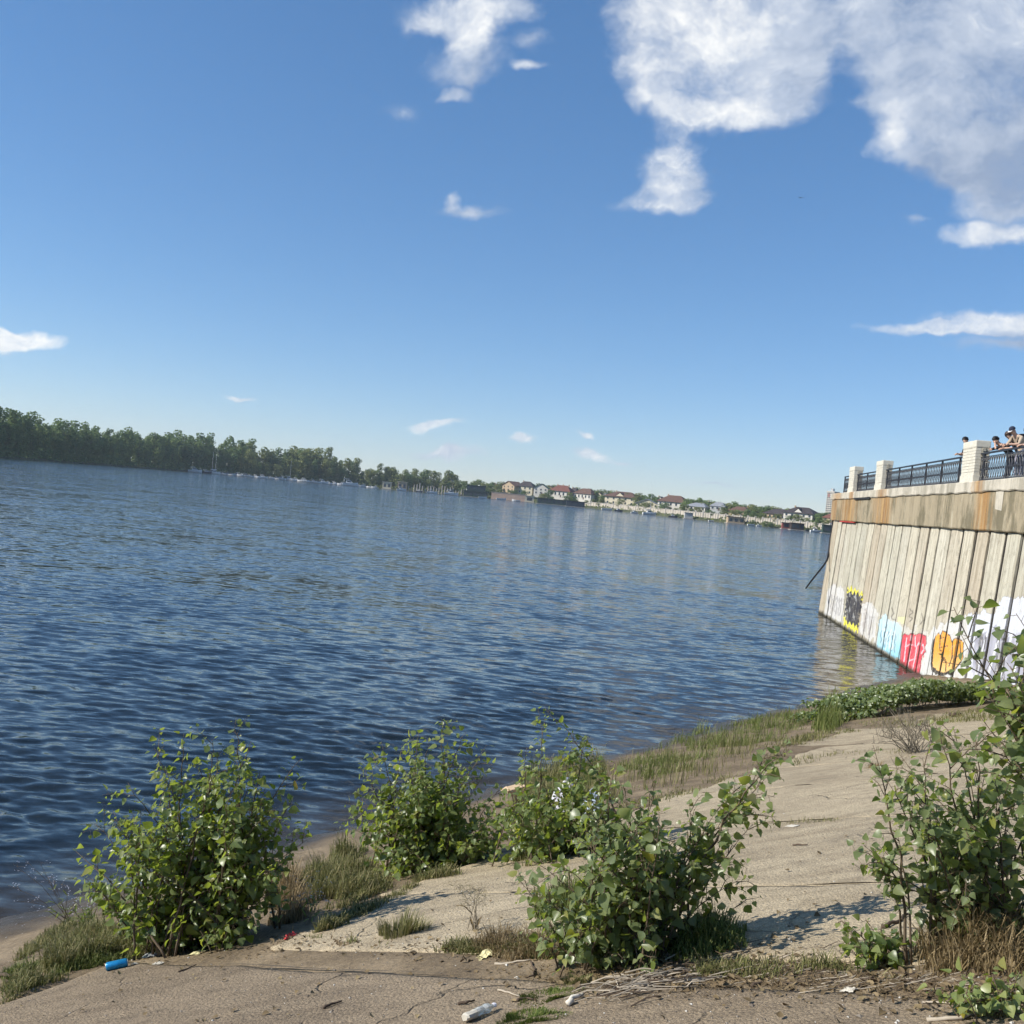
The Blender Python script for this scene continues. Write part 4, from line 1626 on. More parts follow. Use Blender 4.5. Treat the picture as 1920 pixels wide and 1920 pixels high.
# ---- long riverside wall with pilasters
rw = thing('riverside_wall', 'long pale riverside wall with pilasters below the far houses', 'wall')
prev = None
M_RW = simple('pale_wall_render', (.46, .41, .34), .9, .15, .15)
M_RWC = simple('wall_coping', (.48, .44, .385), .9, .1, .2)
xs = list(range(1010, 1640, 14))
for i, px in enumerate(xs):
    d = fdep(px) * 1.012
    p = fpt(px, d, 2.0)
    top = 2.0 + (2.2 if px < 1100 else 3.6)
    if prev is not None:
        a, b, ta = prev[0], p, prev[1]
        n_ = (b - a).cross(Vector((0, 0, 1))).normalized() * .25
        m_ = MB()
        vs = [a - n_, b - n_, b + n_, a + n_]
        m_.add([(v.x, v.y, 0.2) for v in vs] + [(v.x, v.y, ta) for v in vs], [(0, 1, 5, 4), (1, 2, 6, 5), (2, 3, 7, 6), (3, 0, 4, 7), (4, 5, 6, 7)])
        m_.build('wall_panel', M_RW, rw)
        m_ = MB()
        vs = [a - n_ * 1.8, b - n_ * 1.8, b + n_ * 1.8, a + n_ * 1.8]
        m_.add([(v.x, v.y, ta) for v in vs] + [(v.x, v.y, ta + .3) for v in vs], [(0, 1, 5, 4), (1, 2, 6, 5), (2, 3, 7, 6), (3, 0, 4, 7), (4, 5, 6, 7)])
        m_.build('coping', M_RWC, rw)
        for q in (.33, .66):
            c = a + (b - a) * q
            m_ = MB()
            m_.box(c.x - .35, c.x + .35, c.y - .6, c.y, .2, ta - .02)
            m_.build('pilaster', M_RWC, rw)
    m_ = MB()
    m_.bbox(p.x - .7, p.x + .7, p.y - .8, p.y + .5, .2, top + 1.1, .1)
    m_.build('pilaster', M_RWC, rw)
    prev = (p, top)

# ---- pier with mooring posts, boathouses, sheds
M_WOOD = simple('grey_weathered_wood', (.36, .33, .29), .85, .25, .4)
M_DKGREEN = simple('dark_green_boards', (.030, .058, .045), .7, .25, .5)
M_NAVY = simple('dark_blue_boards', (.018, .028, .045), .6, .25, .5)
pier = thing('mooring_pier', 'pier of many pale upright mooring posts left of the green boathouse', 'pier')
for i, px in enumerate(np.arange(766, 872, 5.2)):
    d = fdep(px) * frng.uniform(.985, .996)
    p = fpt(px, d, 0)
    m_ = MB()
    h = frng.uniform(4.0, 8.5)
    m_.tube([(p.x, p.y, -1.5), (p.x + frng.uniform(-.2, .2), p.y, h)], [.62, .5], 7)
    m_.build('post', M_WOOD, pier)
a, b = fpt(764, fdep(764) * .993, 1.1), fpt(872, fdep(872) * .993, 1.1)
m_ = MB()
m_.add([(a.x, a.y, .9), (b.x, b.y, .9), (b.x, b.y + 3, .9), (a.x, a.y + 3, .9), (a.x, a.y, 1.3), (b.x, b.y, 1.3), (b.x, b.y + 3, 1.3), (a.x, a.y + 3, 1.3)],
       [(0, 3, 2, 1), (4, 5, 6, 7), (0, 1, 5, 4), (1, 2, 6, 5), (2, 3, 7, 6), (3, 0, 4, 7)])
m_.build('deck', M_WOOD, pier)


def shed(name, label, cat, pa, pb, hgt, wall, roof, fr=.985, roof_over=.6, base=.4, openings=0, tiers=1):
    a, b = fpt(pa, fdep((pa + pb) / 2) * fr, base), fpt(pb, fdep((pa + pb) / 2) * fr, base)
    ln = (b - a).length
    ang_ = math.atan2(b.y - a.y, b.x - a.x)
    t_ = thing(name, label, cat, a, ang_)
    dep = min(10, ln * .5)
    m_ = MB()
    m_.box(-.8, ln + .8, -1.2, dep + .5, -base - .6, 0)
    m_.build('float', M_WOOD, t_)
    for tr_ in range(tiers):
        z0 = tr_ * hgt / tiers
        i_ = tr_ * ln * .12
        m_ = MB()
        m_.box(i_, ln - i_, 0, dep, z0 + .01, z0 + hgt / tiers - .3)
        m_.build('wall', wall, t_)
        m_ = MB()
        m_.box(i_ - roof_over, ln - i_ + roof_over, -roof_over, dep + roof_over, z0 + hgt / tiers - .29, z0 + hgt / tiers)
        m_.build('roof', roof, t_)
        for o in range(openings):
            x = i_ + (ln - 2 * i_) * (o + .5) / openings
            w_ = (ln - 2 * i_) / openings * .28
            m_ = MB()
            m_.box(x - w_, x + w_, -.1, .1, z0 + hgt / tiers * .25, z0 + hgt / tiers * .72)
            m_.build('window', M_GLASS, t_)


shed('boathouse', 'two tier dark green boathouse right of the pier posts', 'boathouse', 869, 914, 11, M_DKGREEN, M_NAVY, openings=5, tiers=2)
shed('panel_fence', 'row of peach coloured panels along the shore under the far houses', 'fence', 921, 986, 6.5, WALLS['peach'], M_RWC, fr=.992, roof_over=.2)
shed('shed', 'small cream hut at the right end of the peach panels', 'hut', 984, 1001, 6.0, WALLS['cream'], M_RWC, fr=.984, openings=1)
shed('floating_dock', 'long dark green floating dock left of the dark blue barge', 'dock', 1008, 1061, 5.0, M_DKGREEN, M_NAVY, fr=.985, openings=6)
shed('barge', 'dark blue barge moored at the end of the long green dock', 'barge', 1062, 1096, 5.0, M_NAVY, M_NAVY, fr=.972, openings=3)
shed('boathouse', 'dark red boathouse on the water near the quay corner', 'boathouse', 1467, 1482, 4.0, simple('dark_red_boards', (.24, .07, .06), .8), M_NAVY, fr=.984, openings=1)
shed('boathouse', 'dark brown boathouse right of the dark red one', 'boathouse', 1484, 1508, 4.4, simple('dark_brown_boards', (.05, .035, .03), .8), ROOFS['brown'], fr=.984, openings=3)
shed('boathouse', 'dark green boathouse beside the quay corner', 'boathouse', 1543, 1560, 5.0, M_DKGREEN, M_DKGREEN, fr=.98, openings=1)
shed('shed', 'white roofed hut on the water right of the sailboat', 'hut', 1284, 1299, 4.5, WALLS['grey'], WALLS['white'], fr=.988)
shed('shed', 'small pale hut on the shore left of the pier posts', 'hut', 717, 733, 6.5, WALLS['cream'], WALLS['white'], fr=.995, openings=2)
shed('shed', 'pale open gantry shed between hut and pier posts', 'hut', 745, 762, 8.0, WALLS['tan'], WALLS['cream'], fr=.994, openings=2)
shed('shed', 'tan shed on the shore below the tan house', 'hut', 1365, 1396, 4.6, WALLS['tan'], ROOFS['brown'], fr=.99, openings=3)

# ---- boats
M_HULL = simple('white_gelcoat', (.74, .74, .73), .35, .05, .4, .5)
M_HULLD = simple('dark_hull', (.04, .05, .07), .4, .1, .4, .5)
M_CANVAS = simple('blue_grey_canvas', (.16, .19, .24), .8, .2, .4)
BM = {}


def boat_meshes(kind):
    if kind in BM:
        return BM[kind]
    # hull, length 1 along x, bow at +x
    secs = [(-.5, .15, .0), (-.3, .165, .0), (0, .17, .01), (.25, .13, .025), (.42, .055, .05), (.5, .006, .07)]
    m_ = MB()
    vs, fs = [], []
    for (x, w_, sh) in secs:
        vs += [(x, -w_, .135 + sh), (x, -w_ * .82, .02), (x, 0, -.05), (x, w_ * .82, .02), (x, w_, .135 + sh)]
    for i in range(len(secs) - 1):
        for j in range(4):
            a = i * 5 + j
            fs.append((a, a + 5, a + 6, a + 1))
        fs.append((i * 5 + 4, i * 5 + 9, i * 5 + 5, i * 5))
    fs.append((0, 1, 2, 3, 4))
    m_.add(vs, fs)
    hull = m_
    cab = MB()
    cab.add([(-.22, -.12, .13), (.22, -.10, .14), (.22, .10, .14), (-.22, .12, .13), (-.18, -.10, .27), (.06, -.085, .27), (.06, .085, .27), (-.18, .10, .27)],
            [(0, 1, 5, 4), (1, 2, 6, 5), (2, 3, 7, 6), (3, 0, 4, 7), (4, 5, 6, 7)])
    cab.box(-.34, -.02, -.10, .10, .325, .345)
    for x in (-.32, -.05):
        for y in (-.085, .085):
            cab.tube([(x, y, .2), (x, y, .33)], .006, 4)
    win = MB()
    for s in (-1, 1):
        win.add([(-.16, s * .1135, .175), (.13, s * .1035, .175), (.07, s * .098, .25), (-.15, s * .1085, .25)], [(0, 1, 2, 3) if s < 0 else (3, 2, 1, 0)])
    win.add([(.205, -.085, .16), (.205, .085, .16), (.075, .075, .26), (.075, -.075, .26)], [(0, 1, 2, 3)])
    mast = MB()
    mast.tube([(.03, 0, .1), (.03, 0, 1.25)], [.012, .007], 5)
    mast.tube([(.03, 0, .24), (-.42, 0, .26)], [.02, .014], 5)
    r = {}
    for n_, m2, mt in (('hull', hull, M_HULLD if kind == 'dark' else M_HULL), ('cabin', cab, M_CANVAS if kind == 'canvas' else M_HULL), ('windscreen', win, M_GLASS), ('mast', mast, M_HULL)):
        me_ = bpy.data.meshes.new(n_)
        me_.from_pydata(m2.v, [], m2.f)
        me_.materials.append(mt)
        r[n_] = me_
    BM[kind] = r
    return r


def boat(px, lpx, kind, label, group=None, fr=.985, mast=False, head=None, cabin=True):
    d = fdep(px) * fr
    p = fpt(px, d, .05)
    ln = lpx * d / FPX
    hd = head if head is not None else frng.choice((0, math.pi)) + frng.uniform(-.35, .35)
    t_ = thing('sailboat' if mast else 'motorboat', label, 'sailboat' if mast else 'boat', p, hd, group)
    r = boat_meshes(kind)
    for n_ in ('hull', 'cabin', 'windscreen', 'mast'):
        if n_ == 'mast' and not mast:
            continue
        if n_ in ('cabin', 'windscreen') and not cabin:
            continue
        o = link(n_, r[n_], t_)
        o.scale = (ln, ln, ln * (1.15 if n_ != 'mast' else 1.5))


G = 'white motorboats moored under the far wood'
LB = 'white motorboat in the row moored under the far wood'
boat(366, 25, 'white', 'largest white motorboat at the left end of the moored row', head=.15)
boat(388, 18, 'dark', 'dark hulled boat next to the largest white motorboat')
boat(398, 22, 'white', 'sailboat with bare tall mast, left of the two masts under the dark wood', fr=.99, mast=True, head=math.pi - .2)
boat(403, 20, 'white', 'sailboat with bare mast, right of the two masts under the dark wood', fr=.982, mast=True, head=.3)
for px, ln, kd in ((408, 13, 'white'), (425, 15, 'canvas'), (443, 17, 'white'), (462, 17, 'canvas'), (480, 14, 'white'), (494, 17, 'white'), (508, 13, 'white'), (527, 18, 'white'), (556, 16, 'white'),
                   (572, 18, 'white'), (588, 16, 'white'), (606, 20, 'white'), (628, 15, 'white'), (680, 16, 'white'), (693, 12, 'canvas')):
    boat(px, ln, kd, LB, G, fr=frng.uniform(.98, .99))
boat(543, 20, 'white', 'sailboat with a single mast in the middle of the moored row', fr=.986, mast=True, head=.2)
boat(655, 32, 'white', 'long white cabin yacht at the right end of the moored row', fr=.982, head=.1)
boat(753, 18, 'white', 'white boat under the pale gantry shed', fr=.978, head=.2)
boat(786, 13, 'dark', 'dark boat among the left pier posts', fr=.98)
boat(810, 20, 'white', 'white boat among the middle pier posts', fr=.98, head=.1)
boat(846, 26, 'white', 'white boat at the right end of the pier posts', fr=.978, head=.1)
boat(905, 16, 'white', 'small white boat below the two tier green boathouse', fr=.97, head=.1, cabin=False)
boat(940, 18, 'white', 'low white boat below the left peach panels', fr=.98, head=.1, cabin=False)
boat(968, 16, 'white', 'low white boat below the right peach panels', fr=.98, head=math.pi, cabin=False)
boat(1138, 20, 'white', 'low open white boat below the big cream house', fr=.982, head=.1, cabin=False)
boat(1160, 16, 'dark', 'dark boat below the big cream house', fr=.982, head=.2)
boat(1190, 14, 'white', 'small white motorboat left of the tall masted white sailboat', fr=.98, head=.2)
boat(1218, 26, 'white', 'white sailboat with tall mast before the cream building', fr=.975, mast=True, head=.12)
boat(1262, 16, 'dark', 'dark boat below the large white two storey house', fr=.98)
boat(1334, 11, 'white', 'small white boat below the small grey house', fr=.98, cabin=False)
boat(1409, 14, 'white', 'low white boat left of the white motorboat by the green bush', fr=.98, head=.1, cabin=False)
boat(1424, 11, 'white', 'white motorboat by the green bush below the far wall', fr=.98)
boat(1530, 21, 'white', 'pale boat moored between brown and green boathouses near the quay', fr=.977, head=.1)
mb = MB()
# ---- trees among the far houses
GH = 'trees between the far houses'
for (px, top, dd, kd, shd) in ((868, 900, 1.03, 'broad', 0), (886, 903, 1.05, 'broad', 0), (903, 903, 1.04, 'broad', 1), (918, 905, 1.05, 'broad', 0), (932, 907, 1.04, 'broad', 1), (1030, 916, 1.03, 'broad', 0),
                               (1068, 921, 1.02, 'broad', 1), (1116, 921, 1.06, 'poplar', 0), (1128, 926, 1.04, 'broad', 0), (1196, 929, 1.07, 'broad', 0), (1232, 930, 1.08, 'broad', 0), (1285, 938, 1.05, 'broad', 0),
                               (1298, 934, 1.14, 'broad', 0), (1312, 933, 1.15, 'broad', 0), (1328, 935, 1.15, 'broad', 0), (1342, 938, 1.14, 'broad', 0), (1362, 944, 1.08, 'broad', 0), (1374, 941, 1.12, 'poplar', 0),
                               (1392, 943, 1.12, 'broad', 0), (1404, 949, 1.06, 'broad', 1), (1418, 950, 1.06, 'broad', 1), (1432, 952, 1.09, 'broad', 0), (1470, 955, 1.09, 'broad', 0), (1525, 960, 1.06, 'broad', 0),
                               (1535, 962, 1.06, 'broad', 0), (1322, 962, 1.014, 'broad', 1), (1290, 958, 1.02, 'broad', 0), (1540, 972, 1.02, 'broad', 0), (1352, 962, 1.02, 'broad', 0), (1240, 958, 1.02, 'broad', 1)):
    d = fdep(px) * dd
    z0 = 5.0
    far_tree(px, d, z0 - 2, max(4, zat(px, top, d) - z0 + 2), kd, shd, 'green tree standing between or behind the far houses', GH, 'garden_tree', 1.5)
for (px, top) in ((1436, 976), (1446, 978), (1412, 974), (1262, 962), (1270, 963)):
    d = fdep(px) * .992
    far_tree(px, d, .2, zat(px, top, d) - .2, 'broad', 0, 'dark bushy tree at the waterline under the far riverside wall', 'waterline trees under the far wall', 'shore_tree', 2.2)

tr2 = random.Random(91)
for px in np.arange(872, 1562, 9):
    x = px + tr2.uniform(-4, 4)
    d = fdep(x) * tr2.uniform(1.05, 1.09)
    top = np.interp(x, [870, 1000, 1150, 1300, 1400, 1560], [893, 902, 917, 929, 939, 958]) + tr2.uniform(-1, 9)
    far_tree(x, d, 3.0, max(4, zat(x, top, d) - 3), 'broad', 1 if tr2.random() < .55 else 0, 'green tree standing between or behind the far houses', GH, 'garden_tree', 1.35)
for px in np.arange(905, 1562, 15):
    x = px + tr2.uniform(-6, 6)
    d = fdep(x) * tr2.uniform(1.014, 1.022)
    h_ = tr2.uniform(4.5, 9.0)
    far_tree(x, d, 3.0, h_, 'broad', 1 if tr2.random() < .6 else 0, 'round garden bush in front of the far houses', 'garden bushes before the far houses', 'garden_bush', 1.9)
for px, ln in ((416, 14), (434, 12), (452, 15), (471, 13), (487, 12), (517, 14), (549, 12), (564, 13), (597, 14), (617, 13), (640, 15), (668, 13), (703, 13)):
    boat(px, ln, tr2.choice(('white', 'white', 'canvas')), LB, G, fr=tr2.uniform(.972, .982))

# ------------------------------------------------------------------ people at the railing
SKIN = simple('skin', (.52, .33, .24), .55, .06, 6)
CLOTH = {'black': simple('black_cloth', (.016, .016, .020), .85, .3, 8), 'beige': simple('beige_cloth', (.44, .35, .26), .85, .1, 8), 'navy': simple('navy_cloth', (.03, .035, .06), .85, .2, 8),
         'white': simple('white_cloth', (.7, .7, .7), .85, .08, 8), 'jeans': simple('grey_denim', (.12, .14, .19), .85, .2, 8), 'lilac': simple('lilac_grey_cloth', (.30, .29, .36), .85, .2, 8)}
HAIRM = {'black': simple('black_hair', (.012, .010, .010), .5, .2, 20), 'brown': simple('brown_hair', (.05, .026, .016), .5, .2, 20)}
SHOE = simple('dark_shoe', (.03, .03, .03), .6)
EYEM = simple('eye_dark', (.02, .015, .012), .3)


def skinned(verts, edges, rad, root):
    me_ = bpy.data.meshes.new('tmp')
    me_.from_pydata(verts, edges, [])
    o = bpy.data.objects.new('tmp', me_)
    COL.objects.link(o)
    md = o.modifiers.new('s', 'SKIN')
    md.use_smooth_shade = True
    for i, r in enumerate(rad):
        me_.skin_vertices[0].data[i].radius = r if hasattr(r, '__len__') else (r, r)
        me_.skin_vertices[0].data[i].use_root = (i == root)
    sb = o.modifiers.new('u', 'SUBSURF')
    sb.levels = 2
    sb.render_levels = 2
    dg = bpy.context.evaluated_depsgraph_get()
    ev = o.evaluated_get(dg)
    m2 = bpy.data.meshes.new_from_object(ev)
    V = [v.co.copy() for v in m2.vertices]
    F = [tuple(p.vertices) for p in m2.polygons]
    bpy.data.objects.remove(o)
    bpy.data.meshes.remove(me_)
    bpy.data.meshes.remove(m2)
    return V, F


def person(t_, yin, J, shirt, pants, sleeve, hair, label, cap=None, scale=1.0, turn=0.0, shorts=False, backpack=False):
    """J: joints in the person's frame, x forward, y left, z up, feet at z 0"""
    pos = wpt(t_, yin, 7.57)
    p = thing('person', label, 'person', pos, math.atan2(-WI.y, -WI.x) + turn, 'people at the quay railing')
    names = ['pelvis', 'spine', 'chest', 'neck', 'head0', 'head1', 'head2']
    order = names + [a + s for s in ('L', 'R') for a in ('hip', 'knee', 'ankle', 'toe', 'shoulder', 'elbow', 'wrist')]
    R = {'pelvis': (.155, .12), 'spine': (.135, .11), 'chest': (.165, .125), 'neck': .056, 'head0': .075, 'head1': (.085, .098), 'head2': (.06, .07), 'hip': .095, 'knee': .062, 'ankle': .043, 'toe': .035,
         'shoulder': .062, 'elbow': .043, 'wrist': .030}
    V, rad = [], []
    for n in order:
        V.append(Vector(J[n]) * scale)
        r = R[n[:-1]] if n[-1] in 'LR' and n[:-1] in R else R[n]
        rad.append(tuple(q * scale for q in r) if hasattr(r, '__len__') else r * scale)
    ix = {n: i for i, n in enumerate(order)}
    E_ = [('pelvis', 'spine'), ('spine', 'chest'), ('chest', 'neck'), ('neck', 'head0'), ('head0', 'head1'), ('head1', 'head2')]
    for s in 'LR':
        E_ += [('pelvis', 'hip' + s), ('hip' + s, 'knee' + s), ('knee' + s, 'ankle' + s), ('ankle' + s, 'toe' + s), ('chest', 'shoulder' + s), ('shoulder' + s, 'elbow' + s), ('elbow' + s, 'wrist' + s)]
    vs, fs = skinned(V, [(ix[a], ix[b]) for a, b in E_], rad, 0)
    mats = [SKIN, CLOTH[shirt], CLOTH[pants], SHOE, EYEM]
    segm = []
    for a, b in E_:
        k_ = a + '>' + b
        if 'toe' in k_:
            m_ = 3
        elif 'hip' in a and 'knee' in b:
            m_ = 2
        elif 'knee' in a:
            m_ = 0 if shorts else 2
        elif 'hip' in b:
            m_ = 2
        elif a in ('pelvis', 'spine') or 'shoulder' in b:
            m_ = 1
        elif 'elbow' in b:
            m_ = 1 if sleeve else 0
        elif 'wrist' in b:
            m_ = 0
        else:
            m_ = 0
        segm.append((V[ix[a]], V[ix[b]], m_))
    mb_ = MB()
    b0 = 0
    for f in fs:
        c = sum((vs[i] for i in f), Vector()) / len(f)
        best, bm = 1e9, 0
        for (a, b, m_) in segm:
            ab = b - a
            q = max(0, min(1, (c - a).dot(ab) / ab.length_squared))
            dd = (c - a - ab * q).length
            if dd < best:
                best, bm = dd, m_
        mb_.f.append(f)
        mb_.m.append(bm)
    mb_.v = [tuple(v) for v in vs]
    # hands: palm and five fingers
    for s in 'LR':
        w_, el = V[ix['wrist' + s]], V[ix['elbow' + s]]
        d = (w_ - el).normalized()
        d = (d + Vector((0, 0, -.35))).normalized()
        side = d.cross(Vector((0, 0, 1))).normalized()
        pc = w_ + d * .045 * scale
        mb_.tube([w_ - d * .01, w_ + d * .04, w_ + d * .085], [.028 * scale, .036 * scale, .03 * scale], 8, 0)
        for k_, (o_, ln) in enumerate(((-.027, .06), (-.009, .072), (.009, .068), (.026, .052))):
            a = w_ + d * .08 * scale + side * o_ * scale
            mb_.tube([a, a + d * ln * .5 * scale, a + (d * .8 + Vector((0, 0, -.6))) * ln * scale], [.0095 * scale, .009 * scale, .007 * scale], 6, 0)
        a = w_ + d * .03 * scale + side * (-.03 if s == 'L' else .03) * scale
        mb_.tube([a, a + (d * .6 + side * (-.7 if s == 'L' else .7)) * .03 * scale, a + (d + side * (-.5 if s == 'L' else .5)) * .05 * scale], [.011 * scale, .010 * scale, .008 * scale], 6, 0)
    # face
    h0, h1, h2 = (V[ix[n]] for n in ('head0', 'head1', 'head2'))
    upv = (h2 - h0).normalized()
    fw = (Vector((1, 0, 0)) - upv * upv.x).normalized()
    lf = upv.cross(fw)
    hc = (h0 + h2) / 2
    mb_.tube([hc + fw * .080 + upv * .02, hc + fw * .112 - upv * .018, hc + fw * .085 - upv * .026], [.009, .014, .010], 6, 0)
    for s in (-1, 1):
        mb_.ball(hc + fw * .082 + lf * s * .033 + upv * .018, (.011, .011, .008), 6, 4)
        mb_.ball(hc + lf * s * .09 - upv * .005, (.018, .010, .026), 6, 0)
    mb_.tube([hc + fw * .083 - upv * .05 + lf * .02, hc + fw * .09 - upv * .052, hc + fw * .083 - upv * .05 - lf * .02], .006, 5, 4)
    mb_.build('body', mats, p, smooth=True)
    # hair: a cap of overlapping locks
    hb = MB()
    rr_ = random.Random(int(t_ * 100))
    M_ = Matrix((fw, lf, upv)).transposed()
    cols = 16
    if cap is None:
        rows = 6
        vs_ = []
        for i in range(rows + 1):
            g = math.radians(4 + i * 17)
            for j in range(cols):
                a = 2 * math.pi * j / cols
                front = math.cos(a)
                lim = 1.0 if front < .35 else .62
                gg = min(g, math.radians(106) * lim)
                r_ = .115 + rr_.uniform(-.008, .010) + (.008 if front > .3 else 0)
                vs_.append(hc + upv * .025 + M_ @ Vector((math.sin(gg) * math.cos(a) * r_ * 1.03, math.sin(gg) * math.sin(a) * r_ * .9, math.cos(gg) * r_ * 1.12)))
        fs_ = [tuple(range(cols))]
        for i in range(rows):
            for j in range(cols):
                j2 = (j + 1) % cols
                fs_.append((i * cols + j, (i + 1) * cols + j, (i + 1) * cols + j2, i * cols + j2))
        hb.add(vs_, fs_)
        for _ in range(40):
            a, g = rr_.uniform(0, 6.28), math.radians(rr_.uniform(10, 85))
            d = M_ @ Vector((math.sin(g) * math.cos(a), math.sin(g) * math.sin(a) * .9, math.cos(g) * 1.1))
            b = hc + upv * .025 + d * .112
            hb.tube([b, b + d * .012 + lf * rr_.uniform(-.02, .02) - upv * .012, b + d * .006 + lf * rr_.uniform(-.03, .03) - upv * .035], [.014, .012, .003], 5)
        hb.build('hair', HAIRM[hair], p, smooth=True)
    else:
        vs_ = []
        for i in range(6):
            g = math.radians(3 + i * 17)
            for j in range(cols):
                a = 2 * math.pi * j / cols
                vs_.append(hc + upv * .03 + M_ @ Vector((math.sin(g) * math.cos(a) * .116, math.sin(g) * math.sin(a) * .104, math.cos(g) * .118)))
        fs_ = [tuple(range(cols))] + [(i * cols + j, (i + 1) * cols + j, (i + 1) * cols + (j + 1) % cols, i * cols + (j + 1) % cols) for i in range(5) for j in range(cols)]
        hb.add(vs_, fs_)
        co = hb.build('cap', CLOTH[cap], p, smooth=True)
        bb = MB()
        b = hc + upv * .03
        arc = [math.radians(q) for q in range(-55, 56, 11)]
        vs_ = [b + fw * .105 * math.cos(a) + lf * .1 * math.sin(a) for a in arc] + [b + fw * (.105 * math.cos(a) + .075 * math.cos(a * .9)) + lf * .105 * math.sin(a) - upv * .012 for a in arc]
        n_ = len(arc)
        bb.add(vs_ + [v - upv * .006 for v in vs_], [(i, i + 1, n_ + i + 1, n_ + i) for i in range(n_ - 1)] + [(2 * n_ + i, 3 * n_ + i, 3 * n_ + i + 1, 2 * n_ + i + 1) for i in range(n_ - 1)])
        bb.build('cap_brim', CLOTH['white'], co)
    if backpack:
        bb = MB()
        ch, sp_ = V[ix['chest']], V[ix['pelvis']]
        ax = (ch - sp_).normalized()
        bk = Vector((-ax.z, 0, ax.x))
        if bk.x > 0:
            bk = -bk
        c = sp_ + (ch - sp_) * .72 + bk * .17
        for (u0, u1, w_, d_) in ((-.2, .16, .15, .08), (.16, .22, .12, .06)):
            q = [(-1, -1), (1, -1), (1, 1), (-1, 1)]
            vs_ = [c + ax * u0 + Vector((0, 1, 0)) * a * w_ + bk * b * d_ for a, b in q] + [c + ax * u1 + Vector((0, 1, 0)) * a * w_ * .9 + bk * b * d_ * .85 for a, b in q]
            bb.add(vs_, [(3, 2, 1, 0), (4, 5, 6, 7), (0, 1, 5, 4), (1, 2, 6, 5), (2, 3, 7, 6), (3, 0, 4, 7)])
        for s in (-1, 1):
            bb.tube([c + ax * .16 + Vector((0, s * .1, 0)), ch + ax * .12 + Vector((0, s * .13, 0)) - bk * .02, ch + Vector((0, s * .14, 0)) - bk * .15, c - ax * .16 + Vector((0, s * .14, 0)) - bk * .14], .022, 6)
        bb.build('backpack', CLOTH['black'], p)
    return p


def pose(**k):
    J = {'hipL': (-.30, .10, .90), 'hipR': (-.30, -.10, .90), 'kneeL': (-.27, .12, .48), 'kneeR': (-.27, -.12, .48), 'ankleL': (-.31, .12, .07), 'ankleR': (-.31, -.12, .07),
         'toeL': (-.14, .14, .035), 'toeR': (-.14, -.14, .035)}
    J.update(k)
    return J


STAND = pose(pelvis=(-.30, 0, .95), spine=(-.28, 0, 1.13), chest=(-.25, 0, 1.33), neck=(-.20, 0, 1.47), head0=(-.16, 0, 1.53), head1=(-.12, 0, 1.61), head2=(-.10, 0, 1.70),
             shoulderL=(-.24, .19, 1.38), shoulderR=(-.24, -.19, 1.38), elbowL=(-.20, .26, 1.11), elbowR=(-.20, -.26, 1.11), wristL=(.04, .14, 1.14), wristR=(.04, -.14, 1.14))
LEAN = pose(pelvis=(-.36, 0, .94), spine=(-.26, 0, 1.12), chest=(-.10, 0, 1.30), neck=(.0, 0, 1.42), head0=(.06, 0, 1.47), head1=(.11, 0, 1.54), head2=(.15, 0, 1.62),
            shoulderL=(-.08, .19, 1.34), shoulderR=(-.08, -.19, 1.34), elbowL=(.06, .27, 1.12), elbowR=(.06, -.27, 1.12), wristL=(.27, .10, 1.11), wristR=(.27, -.10, 1.11))
DEEP = pose(pelvis=(-.50, 0, .93), spine=(-.36, 0, 1.08), chest=(-.14, 0, 1.20), neck=(.0, 0, 1.29), head0=(.06, 0, 1.33), head1=(.11, 0, 1.39), head2=(.15, 0, 1.47), hipL=(-.48, .1, .9), hipR=(-.48, -.1, .9),
            kneeL=(-.38, .12, .47), kneeR=(-.40, -.12, .47), shoulderL=(-.12, .19, 1.22), shoulderR=(-.12, -.19, 1.22), elbowL=(.20, .22, 1.10), elbowR=(.14, -.26, 1.10), wristL=(.18, .09, 1.31), wristR=(.24, -.03, 1.12))


def t_for(px, y_, z_):
    lo, hi = 10.0, 40.0
    for _ in range(40):
        m_ = (lo + hi) / 2
        if proj(wpt(m_, y_, z_))[0] < px:
            lo = m_
        else:
            hi = m_
    return lo


YR = YF + .2
person(t_for(1803, YR + .3, 9.15), YR + .30, STAND, 'black', 'black', True, 'black', 'person in black standing behind the railing left of the largest pillar', scale=1.12, turn=.25)
person(t_for(1866, YR + .15, 8.95), YR + .28, DEEP, 'black', 'navy', True, 'black', 'person in black bent low over the railing with chin in hand', scale=1.06, turn=.15)
person(t_for(1885, YR + .2, 9.15), YR + .42, LEAN, 'black', 'lilac', True, 'brown', 'brown haired person in black between the bent one and the capped one', scale=1.04, turn=.1)
person(t_for(1902, YR + .2, 9.25), YR + .24, LEAN, 'beige', 'jeans', True, 'black', 'person in beige top and dark cap with black backpack leaning on the railing', cap='navy', scale=1.10, turn=.35, backpack=True)
person(t_for(1932, YR + .25, 9.2), YR + .30, LEAN, 'white', 'navy', True, 'black', 'person in white at the right picture edge, mostly out of view', scale=1.02)

# ---- bird
mb = MB()
bp = aty(1501, 371, 160.0)
mb.tube([(-.25, 0, 0), (-.1, 0, .01), (.1, 0, .02), (.22, 0, .03), (.28, 0, .02)], [.02, .06, .06, .035, .008], 6)
for s in (-1, 1):
    mb.add([(.08, 0, .03), (-.08, 0, .03), (.04, s * .32, .10), (-.08, s * .32, .10), (-.10, s * .70, .05)], [(0, 2, 3, 1), (2, 4, 3)])
b_ = mb.build('bird', simple('bird_dark', (.03, .03, .035), .8), None, loc=bp)
b_.rotation_euler = (0, 0, math.radians(100))
tag(b_, 'small dark bird gliding in the blue sky below the large clouds', 'bird')

